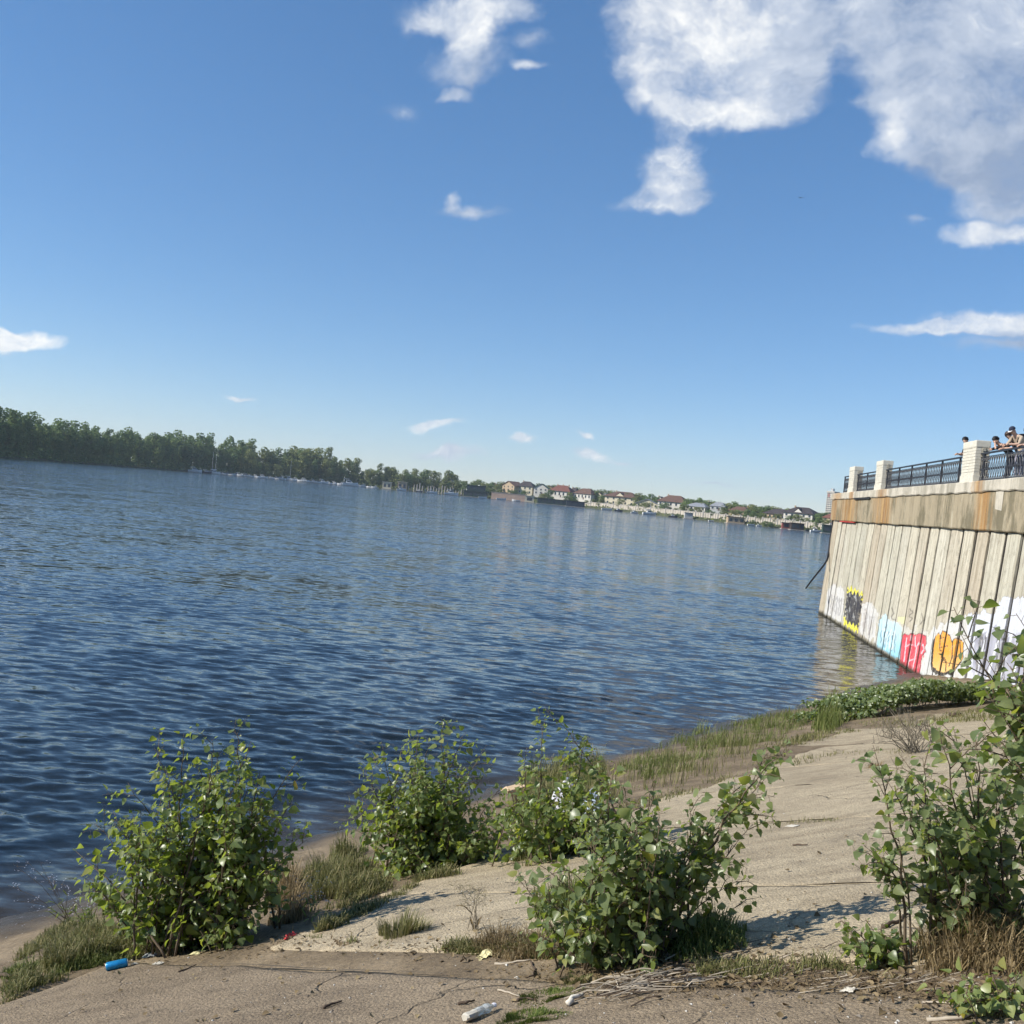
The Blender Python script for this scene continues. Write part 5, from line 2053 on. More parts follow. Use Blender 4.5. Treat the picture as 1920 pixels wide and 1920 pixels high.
# ------------------------------------------------------------------ shrubs on the bank
def leaf_template(kind, seed=0):
    """unit leaf along +y, normal +z, folded along the midrib"""
    if kind == 'poplar':
        out = [(.0, .0), (.30, .06), (.46, .22), (.40, .45), (.22, .72), (.0, 1.0)]
    elif kind == 'oval':
        out = [(.0, .0), (.20, .10), (.30, .34), (.27, .58), (.14, .84), (.0, 1.0)]
    else:
        out = [(.0, .0), (.07, .15), (.10, .4), (.09, .65), (.04, .88), (.0, 1.0)]
    r = random.Random(seed)
    curl = r.uniform(-.55, .2)
    fold = r.uniform(.04, .30)
    V, F = [], []
    n = len(out)
    for (x, y) in out:                       # midrib
        V.append((0, y, curl * y * y * .8))
    for s in (-1, 1):
        b = len(V)
        for (x, y) in out[1:-1]:
            V.append((s * x, y + r.uniform(-.02, .02), curl * y * y * .8 + fold * abs(x) * 1.6 + r.uniform(-.02, .02)))
        m_ = n - 2
        q = [(0, b, 1)] + [(i + 1, b + i, b + i + 1, i + 2) for i in range(m_ - 1)] + [(n - 2, b + m_ - 1, n - 1)]
        F += [f if s < 0 else f[::-1] for f in q]
    return V, F


LT = {k_: [leaf_template(k_, s) for s in range(7)] for k_ in ('poplar', 'oval', 'narrow')}


def leaf_meshes(kind, mat_):
    r = []
    for (V, F) in LT[kind]:
        me_ = bpy.data.meshes.new('leaf')
        me_.from_pydata(V, [], F)
        me_.polygons.foreach_set('use_smooth', [True] * len(F))
        me_.materials.append(mat_)
        r.append(me_)
    return r


M_LEAF_A = leaf_mat('poplar_leaf', (.080, .130, .018), (.165, .225, .032), (.26, .29, .060), trans=.52, yellow=(.36, .33, .04))
M_LEAF_B = leaf_mat('grey_poplar_leaf', (.095, .135, .034), (.170, .215, .054), (.26, .28, .095), trans=.50, yellow=(.38, .35, .05))
M_LEAF_C = leaf_mat('yellow_green_leaf', (.12, .17, .02), (.20, .25, .03), (.28, .29, .05), yellow=(.38, .33, .05))
M_LEAF_I = leaf_mat('ivy_leaf', (.07, .11, .022), (.12, .165, .03), (.18, .21, .055), trans=.35)
M_STEM = simple('shrub_stem', (.13, .095, .06), .8, .2, 30)


def rmat(axis, normal):
    y = axis.normalized()
    z = (normal - y * normal.dot(y))
    if z.length < 1e-4:
        z = y.orthogonal()
    z.normalize()
    x = y.cross(z)
    return Matrix((x, y, z)).transposed()


def shrub(name, label, cat, base, tips, inner, n_in, size, mat_, kind='poplar', seed=1, djit=.3, bspread=.3, space=.036, f0=.22, twigs=5, nobj=300, group=None, depth=None, stem_r=.009, dback=0.0, front=0.0):
    r = random.Random(seed)
    g0 = gnd(*base)
    if depth is not None:
        g0 = aty(base[0], base[1], depth)
        g0.z = gz(g0.x, g0.y)
    root = thing(name, label, cat, g0, 0, group)
    dp0 = g0.y if depth is None else depth
    T = [(x, y, 1) for (x, y) in tips]
    if inner:
        xs_, ys_ = [p[0] for p in inner], [p[1] for p in inner]
        k_ = 0
        while k_ < n_in:
            x, y = r.uniform(min(xs_), max(xs_)), r.uniform(min(ys_), max(ys_))
            if in_poly(x, y, inner):
                T.append((x, y, 0))
                k_ += 1
    leaves = []
    for (px, py, outer) in T:
        d = dp0 + dback + r.uniform(-djit, djit) * (.7 if outer else 1.2) - (front if not outer else 0)
        tip = aty(px, py, d)
        a, q = r.uniform(0, 6.28), r.uniform(0, bspread)
        bx, by = g0.x + math.cos(a) * q * 1.3 + (tip.x - g0.x) * .25, g0.y + math.sin(a) * q
        b = Vector((bx, by, gz(bx, by) - .03))
        if tip.z < b.z + .06:
            tip.z = gz(tip.x, tip.y) + r.uniform(.05, .14)
        c = Vector((b.x + (tip.x - b.x) * .35, b.y + (tip.y - b.y) * .35, b.z + (tip.z - b.z) * .62))
        ln = (tip - b).length
        n_ = max(5, int(ln / .12))
        pts = []
        for i in range(n_ + 1):
            u_ = i / n_
            p = b * (1 - u_) ** 2 + c * 2 * u_ * (1 - u_) + tip * u_ * u_
            p += Vector((r.uniform(-1, 1), r.uniform(-1, 1), r.uniform(-1, 1))) * .012 * ln * (1 if 0 < i < n_ else 0)
            pts.append(p)
        m_ = MB()
        R_ = stem_r * min(1.3, .5 + ln * .5)
        m_.tube([p - g0 for p in pts], [max(.0012, R_ * (1 - .88 * i / n_)) for i in range(n_ + 1)], 5)

        def put_leaves(path, fs, sc, dens):
            L_tot = sum((path[i + 1] - path[i]).length for i in range(len(path) - 1))
            cnt = max(2, int(L_tot * (1 - fs) / (space * dens)))
            side = r.uniform(0, 6.28)
            for j in range(cnt):
                u_ = fs + (1 - fs) * (j + r.uniform(0, .8)) / cnt
                x_ = u_ * (len(path) - 1)
                i = min(int(x_), len(path) - 2)
                p = path[i].lerp(path[i + 1], x_ - i)
                tg = (path[i + 1] - path[i]).normalized()
                side += 2.4 + r.uniform(-.5, .5)
                o = tg.orthogonal().normalized()
                rad = (Quaternion(tg, side) @ o)
                ax = (rad * 1.0 + tg * r.uniform(.1, .7) + Vector((0, 0, r.uniform(-.45, .15)))).normalized()
                pet = size * sc * r.uniform(.25, .55)
                s_ = size * sc * (r.uniform(.32, 1.0) + .4 * r.random() ** 4) * (1.0 if u_ < .86 else .65)
                nm = (Vector((0, 0, 1)) * r.uniform(.0, .8) + SUN_DIR * r.uniform(0, 1.3) + Vector((r.uniform(-1, 1), r.uniform(-1, 1), r.uniform(-.6, .6))) * .75)
                q_ = p + ax * pet
                m_.tube([p - g0, q_ - g0], [.0014, .0010], 3, cap=False)
                M3 = rmat(ax + Vector((0, 0, r.uniform(-.6, .1))), nm)
                leaves.append((q_, M3, s_, r.randrange(7)))

        put_leaves(pts, f0 if outer else .08, 1.0, 1.0)
        for k_ in range(twigs if outer else twigs + 1):
            u_ = r.uniform(.3 if outer else .12, .97)
            x_ = u_ * n_
            i = min(int(x_), n_ - 1)
            p = pts[i].lerp(pts[i + 1], x_ - i)
            tg = (pts[i + 1] - pts[i]).normalized()
            o = Quaternion(tg, r.uniform(0, 6.28)) @ tg.orthogonal().normalized()
            tl = r.uniform(.10, .30) * min(1.0, ln * .8)
            e_ = p + (o * .8 + tg * .7).normalized() * tl
            if e_.z < gz(e_.x, e_.y) + .03:
                continue
            mid_ = p.lerp(e_, .5) + Vector((0, 0, .02))
            m_.tube([q - g0 for q in (p, mid_, e_)], [.003, .0022, .001], 4, cap=False)
            put_leaves([p, mid_, e_], .2, .88, .75)
        m_.build('stem', M_STEM, root, smooth=True)
    leaves = [l for l in leaves if l[0].z > gz(l[0].x, l[0].y) + .015]
    # the leaves that show largest are parts of their own, the rest one joined part
    leaves.sort(key=lambda l: -l[2] / (l[0] - CP).length * (1 + .25 * r.random()))
    ms_ = leaf_meshes(kind, mat_)
    for (p, M3, s_, v) in leaves[:nobj]:
        o = link('leaf', ms_[v], root)
        M4 = (M3 * s_).to_4x4()
        M4.translation = p - g0
        o.matrix_local = M4
    rest = leaves[nobj:]
    if rest:
        vs, fs3, fs4 = [], [], []
        mb_ = MB()
        for (p, M3, s_, v) in rest:
            V, F = LT[kind][v]
            mb_.add([(p - g0) + M3 @ (Vector(q) * s_) for q in V], F)
        tag(mb_.build('foliage', mat_, root, smooth=True), kind='stuff')
    return root, g0, len(leaves)


GS = 'young poplar shrubs on the bank'
B1 = [(190, 1560), (260, 1480), (340, 1460), (440, 1440), (520, 1470), (545, 1560), (540, 1660), (500, 1750), (380, 1775), (250, 1760), (170, 1690), (165, 1620)]
shrub('poplar_shrub', 'largest leafy green shrub, standing at the water edge above the blue can', 'shrub', (385, 1762),
      [(443, 1345), (345, 1375), (397, 1385), (290, 1402), (470, 1390), (565, 1422), (488, 1445), (240, 1468), (212, 1520), (178, 1545), (138, 1592), (548, 1500), (160, 1655), (575, 1575), (150, 1640), (310, 1440), (420, 1400), (372, 1430)],
      B1, 88, .090, M_LEAF_A, seed=3, djit=.42, bspread=.42, group=GS, stem_r=.011)
B2 = [(680, 1480), (730, 1435), (800, 1420), (900, 1440), (960, 1490), (995, 1560), (985, 1605), (880, 1615), (780, 1635), (700, 1620), (665, 1560)]
shrub('poplar_shrub', 'dense green shrub at the water edge, between the largest one and the litter', 'shrub', (810, 1622),
      [(715, 1390), (673, 1437), (753, 1397), (828, 1347), (875, 1372), (912, 1397), (803, 1385), (655, 1550), (668, 1487), (935, 1480), (840, 1400), (780, 1410), (700, 1430)],
      B2, 92, .092, M_LEAF_A, seed=5, djit=.5, bspread=.5, group=GS)
B2b = [(975, 1480), (1060, 1450), (1140, 1475), (1190, 1540), (1180, 1610), (1090, 1640), (990, 1640), (945, 1590), (945, 1520)]
shrub('poplar_shrub', 'slender shrub with one tall leafy stem, in front of the white litter bags', 'shrub', (1065, 1600),
      [(1020, 1325), (1022, 1345), (1097, 1383), (987, 1400), (1053, 1413), (1005, 1440), (1130, 1455), (1078, 1420), (1110, 1400)],
      B2b, 70, .090, M_LEAF_A, seed=7, djit=.4, bspread=.55, group=GS)
B3 = [(990, 1620), (1050, 1540), (1150, 1500), (1260, 1540), (1330, 1600), (1340, 1700), (1300, 1790), (1200, 1810), (1090, 1790), (1010, 1740), (970, 1680)]
shrub('poplar_shrub', 'broad grey green shrub in the middle, its right arm reaching over the concrete', 'shrub', (1165, 1795),
      [(1482, 1385), (1455, 1440), (1400, 1480), (1352, 1508), (1292, 1500), (1440, 1412), (1412, 1545), (1360, 1600), (1400, 1690), (1228, 1490), (1150, 1450), (1172, 1475), (985, 1605), (965, 1640), (975, 1735), (1330, 1560), (1425, 1500), (1385, 1650)],
      B3, 68, .076, M_LEAF_B, seed=9, djit=.35, bspread=.3, group=GS, front=.1)
B4 = [(1700, 1480), (1760, 1430), (1840, 1420), (1920, 1450), (1980, 1520), (1990, 1640), (1920, 1720), (1820, 1700), (1760, 1620), (1720, 1560)]
shrub('poplar_shrub', 'large grey green shrub at the right edge growing out of dry grass', 'shrub', (1850, 1770),
      [(1760, 1357), (1637, 1397), (1685, 1412), (1663, 1463), (1787, 1362), (1860, 1440), (1613, 1620), (1645, 1602), (1680, 1553), (1830, 1372), (1903, 1470), (1730, 1420), (1690, 1500), (1960, 1440), (1990, 1560), (1630, 1640)],
      B4, 24, .072, M_LEAF_B, seed=12, djit=.35, bspread=.22, group=GS, f0=.33)
shrub('poplar_shrub', 'tall near shrub reaching in from the right edge, its big leaves before the graffiti', 'shrub', (2230, 1720),
      [(1788, 1138), (1800, 1185), (1905, 1150), (1850, 1235), (1880, 1270), (1828, 1330), (1892, 1325), (1868, 1385), (1925, 1300), (1902, 1212), (1935, 1190), (1845, 1290)],
      [(1870, 1240), (1990, 1160), (2080, 1300), (2080, 1560), (1960, 1400), (1870, 1360)], 9, .088, M_LEAF_B, seed=14, djit=.16, bspread=.2, group=GS, depth=4.3, f0=.5, space=.045)
shrub('poplar_seedling', 'low leafy plant lying on the concrete left of the dry grass', 'plant', (1668, 1800),
      [(1573, 1722), (1590, 1742), (1622, 1722), (1650, 1742), (1600, 1772), (1692, 1762), (1640, 1790), (1722, 1775), (1580, 1760)], [(1590, 1740), (1700, 1760), (1710, 1800), (1610, 1790)], 12, .062, M_LEAF_A, seed=16, djit=.15,
      bspread=.15, twigs=2, group='low plants on the concrete', f0=.15)
shrub('poplar_seedling', 'low yellow green plant in the bottom right corner', 'plant', (1890, 1888),
      [(1745, 1852), (1800, 1828), (1862, 1832), (1912, 1822), (1762, 1880), (1832, 1880), (1902, 1872), (1930, 1850), (1790, 1862)], [(1770, 1850), (1920, 1840), (1930, 1900), (1790, 1890)], 14, .060, M_LEAF_C, seed=18, djit=.15,
      bspread=.2, twigs=2, group='low plants on the concrete', f0=.15)
shrub('poplar_seedling', 'small leafy sprout at the right foot of the largest shrub', 'plant', (410, 1776),
      [(375, 1745), (400, 1738), (430, 1742), (450, 1752), (398, 1760), (480, 1738)], None, 0, .08, M_LEAF_A, seed=19, djit=.08, bspread=.1, twigs=1, f0=.2)

# ---- ivy mat at the foot of the wall
ir = random.Random(31)
ivg = gnd(1700, 1335)
ivy = thing('ivy_hedge', 'low dense ivy mound at the foot of the graffiti wall', 'hedge', ivg)
ib = MB()
ax0, ax1 = gnd(1592, 1350), gnd(1840, 1318)
stp = MB()
for i in range(5200):
    u_ = ir.random()
    c = ax0.lerp(ax1, u_ * 1.12)
    back = Vector((-.791, .612, 0)) * ir.uniform(-.2, 1.0) * (1.5 - .5 * u_) + Vector((.3, .5, 0)) * ir.uniform(0, 1)
    x, y = c.x + back.x, c.y + back.y
    w_ = math.sin(math.pi * min(1, max(0, .1 + u_ * .85))) ** .5
    hgt = (.62 + .35 * float(fbm(np.array(x * 1.2), np.array(y * 1.2), 8, 3))) * w_ * (1.0 if u_ > .06 else .5)
    p = Vector((x, y, gz(x, y) + max(.02, hgt * ir.uniform(.05, 1.0) ** .5)))
    nm = Vector((ir.uniform(-1, 1) - .5, ir.uniform(-1, 1) - .5, ir.uniform(0, 1.4)))
    M3 = rmat(Vector((ir.uniform(-1, 1), ir.uniform(-1, 1), ir.uniform(-.7, .1))), nm)
    V, F = LT['poplar'][ir.randrange(4)]
    s_ = ir.uniform(.06, .12)
    ib.add([(p - ivg) + M3 @ (Vector(q) * s_) for q in V], F)
    if i % 60 == 0:
        b = Vector((x + ir.uniform(-.2, .2), y + ir.uniform(-.2, .2), gz(x, y)))
        stp.tube([b - ivg, p.lerp(b, .5) - ivg + Vector((.04, .03, 0)), p - ivg], [.008, .006, .003], 4)
tag(ib.build('foliage', M_LEAF_I, ivy, smooth=True), kind='stuff')
tag(stp.build('stems', M_STEM, ivy), kind='stuff')

# ---- dry twiggy bush on the concrete
tr_ = random.Random(41)
tg0 = gnd(1712, 1412)
tb = thing('twiggy_bush', 'bare grey twiggy bush on the pale concrete before the ivy', 'bush', tg0)
M_TWIG = simple('dry_twig', (.22, .19, .14), .9, .2, 10)
for i in range(34):
    px = tr_.uniform(1628, 1768)
    py = 1345 + abs(px - 1700) * .35 + tr_.uniform(-8, 30)
    tip = aty(px, py, tg0.y + tr_.uniform(-.4, .4))
    b = tg0 + Vector((tr_.uniform(-.12, .12), tr_.uniform(-.12, .12), -.02))
    m_ = MB()
    mid_ = b.lerp(tip, .5) + Vector((0, 0, .08))
    m_.tube([q - tg0 for q in (b, mid_, tip)], [.007, .005, .0022], 4)
    for k_ in range(7):
        q0 = mid_.lerp(tip, tr_.random())
        q1 = q0 + Vector((tr_.uniform(-.14, .14), tr_.uniform(-.14, .14), tr_.uniform(.04, .2)))
        m_.tube([q0 - tg0, q1 - tg0], [.0035, .0018], 3)
    m_.build('twig', M_TWIG, tb)

# ---- grass
def grass_mat(name, c1, c2, c3):
    t = NT(name)
    ge = t.n('ShaderNodeNewGeometry')
    c = t.ramp(ge.outputs['Random Per Island'], [(0, c1), (.55, c2), (1, c3)])
    t.fin(c, .6, .25)
    tr = t.n('ShaderNodeBsdfTranslucent')
    t.l(c, tr.inputs[0])
    ms = t.n('ShaderNodeMixShader')
    ms.inputs[0].default_value = .3
    t.l(t.b.outputs[0], ms.inputs[1])
    t.l(tr.outputs[0], ms.inputs[2])
    t.l(ms.outputs[0], t.out.inputs[0])
    return t.m


M_GR_G = grass_mat('green_grass', (.085, .12, .026), (.16, .195, .05), (.27, .27, .10))
M_GR_Y = grass_mat('olive_dry_grass', (.11, .125, .036), (.20, .195, .07), (.36, .31, .16))
M_GR_D = grass_mat('dry_grass', (.16, .115, .055), (.27, .20, .10), (.40, .31, .18))
M_GR_L = grass_mat('lush_tuft_grass', (.06, .095, .014), (.11, .155, .025), (.20, .21, .06))


def blades(P, hmin, hmax, lean, wid, mat_, name, label, seed, kind='stuff', parent=None, hs=None):
    r = np.random.RandomState(seed)
    n = len(P)
    P = np.asarray(P)
    a = r.uniform(0, 2 * math.pi, n)
    h = r.uniform(hmin, hmax, n) * r.uniform(.45, 1.1, n) * (1 if hs is None else hs)
    ln = r.uniform(.1, 1, n) * lean * h
    d = np.stack([np.cos(a), np.sin(a), np.zeros(n)], 1)
    a2 = a + math.pi / 2 + r.uniform(-.6, .6, n)
    sd_ = np.stack([np.cos(a2), np.sin(a2), np.zeros(n)], 1) * (wid * r.uniform(.6, 1.3, n))[:, None]
    up = np.array([0, 0, 1.0])
    p1 = P + d * (ln * .25)[:, None] + up * (h * .5)[:, None]
    p2 = P + d * (ln * .65)[:, None] + up * (h * .85)[:, None]
    p3 = P + d * ln[:, None] + up * (h * np.clip(1.05 - lean * .25, .5, 1))[:, None]
    V = np.stack([P - sd_, P + sd_, p1 - sd_ * .8, p1 + sd_ * .8, p2 - sd_ * .5, p2 + sd_ * .5, p3 - sd_ * .08, p3 + sd_ * .08], 1).reshape(-1, 3)
    i = np.arange(n)[:, None] * 8
    F = np.concatenate([i + np.array([0, 1, 3, 2]), i + np.array([2, 3, 5, 4]), i + np.array([4, 5, 7, 6])], 1).reshape(-1, 4)
    me_ = np_mesh(V, F)
    me_.materials.append(mat_)
    o = link(name, me_, parent)
    return tag(o, label, 'grass', kind=kind)


def gz_np(x, y):
    z = Hsoil(x, y)
    s, l = S_(x, y), L_(x, y)
    zs_ = slab_z(x, y)
    for (l0, l1, s0, s1) in SLABS:
        m_ = (l > l0) & (l < l1) & (s > s0) & (s < s1)
        z = np.where(m_, np.maximum(z, zs_), z)
    return z


def patch_points(poly, n, seed, clump=.0, edge=.22):
    """points spread over the ground inside an outline"""
    W_ = [gnd(*p) for p in poly]
    P2 = [(p.x, p.y) for p in W_]
    r = random.Random(seed)
    xs_, ys_ = [p[0] for p in P2], [p[1] for p in P2]
    out = []
    guard = 0
    while len(out) < n and guard < n * 40:
        guard += 1
        x, y = r.uniform(min(xs_), max(xs_)), r.uniform(min(ys_), max(ys_))
        if not in_poly(x, y, P2):
            continue
        if clump and vn(x * 2.3 + seed, y * 2.3) + .5 * vn(x * 6, y * 6 + seed) < clump * r.uniform(-.6, 1.0):
            continue
        d = min(dseg(x, y, P2[i], P2[i - 1]) for i in range(len(P2)))
        if r.random() > .12 + d / edge:
            continue
        out.append((x, y, min(1.0, .35 + d / (edge * 1.6)) * (.55 + 1.1 * max(0, vn(x * 1.7 + seed, y * 1.7) + .5 + .5 * vn(x * 5.1, y * 5.1 + seed)))))
    a = np.array(out)
    return np.column_stack([a[:, 0], a[:, 1], gz_np(a[:, 0], a[:, 1]) - .01]), a[:, 2]


def grass(poly, n, hmin, hmax, lean, wid, mat_, label, seed, clump=.15, name='grass', edge=.22):
    P_, hs = patch_points(poly, int(n * .8), seed, clump, edge)
    wid *= 1.5
    return blades(P_, hmin, hmax, lean, wid, mat_, name, label, seed, hs=hs)


grass([(1140, 1445), (1230, 1400), (1300, 1371), (1400, 1354), (1500, 1334), (1540, 1345), (1480, 1384), (1420, 1402), (1330, 1430), (1240, 1470), (1160, 1500)], 6500, .06, .36, .8, .0032, M_GR_G,
      'tall green grass along the water edge right of the litter bags', 1, .1)
grass([(1140, 1450), (1230, 1420), (1330, 1400), (1440, 1385), (1420, 1430), (1300, 1470), (1180, 1510)], 1200, .12, .45, .5, .003, M_GR_Y, 'dry seeding grass among the shore grass', 2, .2)
grass([(1525, 1345), (1545, 1322), (1580, 1318), (1590, 1350), (1560, 1372), (1520, 1368)], 2600, .15, .55, .4, .005, M_GR_G, 'grass clump left of the ivy mound', 3, .0)
grass([(1400, 1400), (1500, 1375), (1600, 1365), (1620, 1372), (1540, 1392), (1440, 1412)], 1800, .05, .16, .8, .004, M_GR_Y, 'short sparse grass below the grass clump', 4, .3)
grass([(1600, 1352), (1720, 1345), (1830, 1330), (1920, 1320), (1920, 1345), (1760, 1362), (1620, 1368)], 2600, .04, .15, .8, .004, M_GR_Y, 'short sparse grass along the foot of the ivy', 5, .3)
grass([(560, 1640), (640, 1600), (700, 1610), (740, 1640), (720, 1680), (640, 1700), (560, 1705), (540, 1680)], 9000, .08, .34, .7, .003, M_GR_Y, 'olive grass between the two shore shrubs', 6, .1)
grass([(500, 1650), (570, 1640), (600, 1700), (560, 1745), (500, 1750)], 3500, .1, .36, .6, .003, M_GR_D, 'brownish weeds right of the largest shrub', 7, .1)
grass([(0, 1800), (90, 1775), (160, 1735), (260, 1745), (360, 1765), (330, 1785), (240, 1800), (140, 1830), (60, 1860), (0, 1885)], 15000, .05, .22, .9, .0028, M_GR_Y, 'olive grass strip along the slab edge below the largest shrub', 8, .1)
grass([(0, 1830), (100, 1800), (200, 1785), (260, 1790), (140, 1825), (40, 1865), (0, 1880)], 6000, .03, .14, .9, .0028, M_GR_G, 'short green grass at the left end of the slab edge', 9, .2)
grass([(130, 1700), (200, 1690), (280, 1720), (340, 1760), (250, 1765), (150, 1740)], 5000, .1, .34, .6, .003, M_GR_L, 'fresh green weeds at the left foot of the largest shrub', 10, .05)
grass([(570, 1755), (700, 1765), (850, 1770), (960, 1775), (1040, 1785), (1050, 1800), (950, 1790), (800, 1782), (640, 1772)], 6500, .03, .13, 1.0, .0026, M_GR_Y, 'dry grass filling the joint left of the middle shrub', 11, .15, edge=.06)
grass([(860, 1775), (960, 1765), (1050, 1770), (1100, 1800), (1050, 1815), (960, 1800)], 6500, .05, .2, 1.0, .0024, M_GR_D, 'matted straw at the left foot of the middle shrub', 12, .05)
grass([(1000, 1700), (1080, 1690), (1160, 1720), (1180, 1790), (1080, 1790), (1010, 1760)], 5500, .08, .3, .6, .0028, M_GR_G, 'fine green grass under the left side of the middle shrub', 13, .1)
grass([(1240, 1760), (1330, 1740), (1400, 1745), (1400, 1780), (1320, 1800), (1250, 1800)], 3500, .06, .22, .8, .0026, M_GR_G, 'grass under the right side of the middle shrub', 14, .1)
grass([(1700, 1790), (1760, 1740), (1850, 1730), (1935, 1735), (1960, 1800), (1935, 1840), (1820, 1830), (1740, 1830)], 3400, .08, .34, .95, .0026, M_GR_D, 'dense dry straw coloured grass at the foot of the right shrub', 15, .0)
grass([(1720, 1780), (1800, 1740), (1930, 1750), (1930, 1810), (1780, 1820)], 4500, .08, .34, .6, .0028, M_GR_Y, 'green blades among the dry grass of the right shrub', 16, .1)
grass([(1290, 1805), (1400, 1795), (1560, 1800), (1700, 1830), (1760, 1870), (1700, 1880), (1560, 1840), (1400, 1830), (1290, 1835)], 1900, .02, .08, 1.1, .0024, M_GR_Y, 'short olive grass in the joint right of the middle shrub', 17, .25, edge=.06)
grass([(640, 1655), (700, 1640), (760, 1630), (900, 1618), (990, 1605), (1000, 1625), (900, 1640), (760, 1655), (660, 1690)], 3500, .04, .16, .9, .003, M_GR_Y, 'grass fringe under the dense shore shrub', 18, .2, edge=.06)
grass([(930, 1520), (980, 1440), (1140, 1430), (1170, 1480), (1150, 1520), (1040, 1530)], 5000, .12, .42, .6, .0035, M_GR_Y, 'olive grass around the litter bags at the water edge', 19, .1)


def tuft(px, py, rad, n, hmin, hmax, mat_, label, seed, lean=.7, wid=.003):
    c = gnd(px, py)
    r = np.random.RandomState(seed)
    a = r.uniform(0, 6.28, n)
    q = rad * np.sqrt(r.uniform(0, 1, n)) * (1 + .35 * np.sin(a * 3 + seed))
    x, y = c.x + q * np.cos(a), c.y + q * np.sin(a) * .7
    hs = 1.05 - .75 * (np.hypot(x - c.x, (y - c.y) / .7) / (rad * 1.35)) ** 1.5
    o = blades(np.column_stack([x - c.x, y - c.y, gz_np(x, y) - .01 - c.z]), hmin, hmax, lean, wid, mat_, 'grass_tuft', label, seed, 'thing', hs=hs)
    o.location = c
    o['category'] = 'grass tuft'
    o['group'] = 'grass tufts on the concrete'
    return o


tuft(752, 1750, .17, 700, .06, .30, M_GR_Y, 'yellow green tuft standing alone left of the dry stalk', 51)
tuft(1025, 1866, .17, 1700, .015, .05, M_GR_L, 'low mossy tuft just above the lowest green tuft', 52)
tuft(990, 1908, .17, 1700, .02, .06, M_GR_L, 'lowest green tuft, beside the plastic bottle', 53)
tuft(1085, 1838, .10, 500, .03, .08, M_GR_Y, 'small tuft at the left end of the pile of twigs', 54)
tuft(1640, 1440, .12, 200, .06, .16, M_GR_D, 'small dry tuft below the bare twiggy bush', 55)

# ---- flowering weeds
fr_ = random.Random(61)
M_FLW = simple('pale_flower', (.62, .62, .70), .8, .1, 30)


def weed(bpx, tips, label, name='flowering_weed', flowers=2, mat_=None, leaf=M_LEAF_A, fl_mat=None, leafn=4):
    b = gnd(*bpx)
    t_ = thing(name, label, 'weed', b, 0, 'weeds on the bank')
    fl = MB()
    for (px, py) in tips:
        tip = aty(px, py, b.y + fr_.uniform(-.2, .2))
        m_ = MB()
        mid_ = (b + tip) / 2 + Vector((fr_.uniform(-.04, .04), 0, .07))
        m_.tube([q - b for q in (b + Vector((fr_.uniform(-.05, .05), fr_.uniform(-.05, .05), -.01)), mid_, tip)], [.0035, .0025, .0012], 4)
        for k_ in range(5):
            q0 = mid_.lerp(tip, fr_.uniform(0, 1))
            q1 = q0 + Vector((fr_.uniform(-.1, .1), fr_.uniform(-.1, .1), fr_.uniform(-.01, .08)))
            m_.tube([q0 - b, q1 - b], [.0016, .001], 3)
            for _ in range(flowers):
                c = q1 - b + Vector((fr_.uniform(-.03, .03), fr_.uniform(-.03, .03), fr_.uniform(-.02, .02)))
                for w_ in range(5):
                    a = w_ * 1.2566 + fr_.random()
                    s_ = .007
                    fl.add([c, c + Vector((math.cos(a) * s_, math.sin(a) * s_, .004)), c + Vector((math.cos(a + .7) * s_, math.sin(a + .7) * s_, .004))], [(0, 1, 2)])
        for _ in range(leafn):
            q0 = b.lerp(mid_, fr_.random())
            V, F = LT['narrow'][fr_.randrange(4)]
            M3 = rmat(Vector((fr_.uniform(-1, 1), fr_.uniform(-1, 1), .4)), Vector((0, 0, 1)))
            m_.add([(q0 - b) + M3 @ (Vector(v) * .1) for v in V], F, 1)
        m_.build('stem', [mat_ or M_STEM, leaf], t_)
    tag(fl.build('flowers', fl_mat or M_FLW, t_), kind='stuff')


weed((130, 1722), [(25, 1620), (45, 1610), (75, 1618), (15, 1660), (95, 1640), (40, 1690), (60, 1712), (110, 1650), (30, 1735), (130, 1690), (150, 1670)], 'thin weed with tiny pale flowers hanging over the water at far left', leafn=3)
weed((165, 1735), [(120, 1700), (140, 1690), (165, 1685), (185, 1695), (150, 1705)], 'bushy green weed with pale tops left of the largest shrub', leafn=9)
weed((583, 1725), [(560, 1650), (590, 1640), (610, 1655), (545, 1680), (625, 1680), (600, 1690)], 'brown weed with white seed heads right of the largest shrub', mat_=M_TWIG, leafn=3)
M_SEED = simple('dry_seed', (.20, .17, .09), .9, .2, 20)
weed((888, 1745), [(858, 1655), (875, 1668), (905, 1662), (868, 1690), (902, 1690), (890, 1676)], 'dry seeding stalk standing alone on the concrete', 'dry_stalk', flowers=8, mat_=M_TWIG, fl_mat=M_SEED, leaf=M_GR_D, leafn=1)
weed((1690, 1480), [(1670, 1420), (1690, 1410), (1705, 1425)], 'thin dry stalk behind the right shrub', 'dry_stalk', flowers=4, mat_=M_TWIG, fl_mat=M_SEED, leaf=M_GR_D, leafn=1)

# ------------------------------------------------------------------ litter
def frame_at(px, py, ang_px, lift=0.0):
    """ground point and the direction on the ground that runs along a pixel angle"""
    a = gnd(px, py)
    b = gnd(px + 30 * math.cos(ang_px), py + 30 * math.sin(ang_px))
    ax = (b - a).normalized()
    nx = Vector((-.26, .20, .94)).normalized()
    ay = nx.cross(ax).normalized()
    az = ax.cross(ay).normalized()
    M4 = Matrix((ax, ay, az)).transposed().to_4x4()
    M4.translation = a + az * lift
    return M4


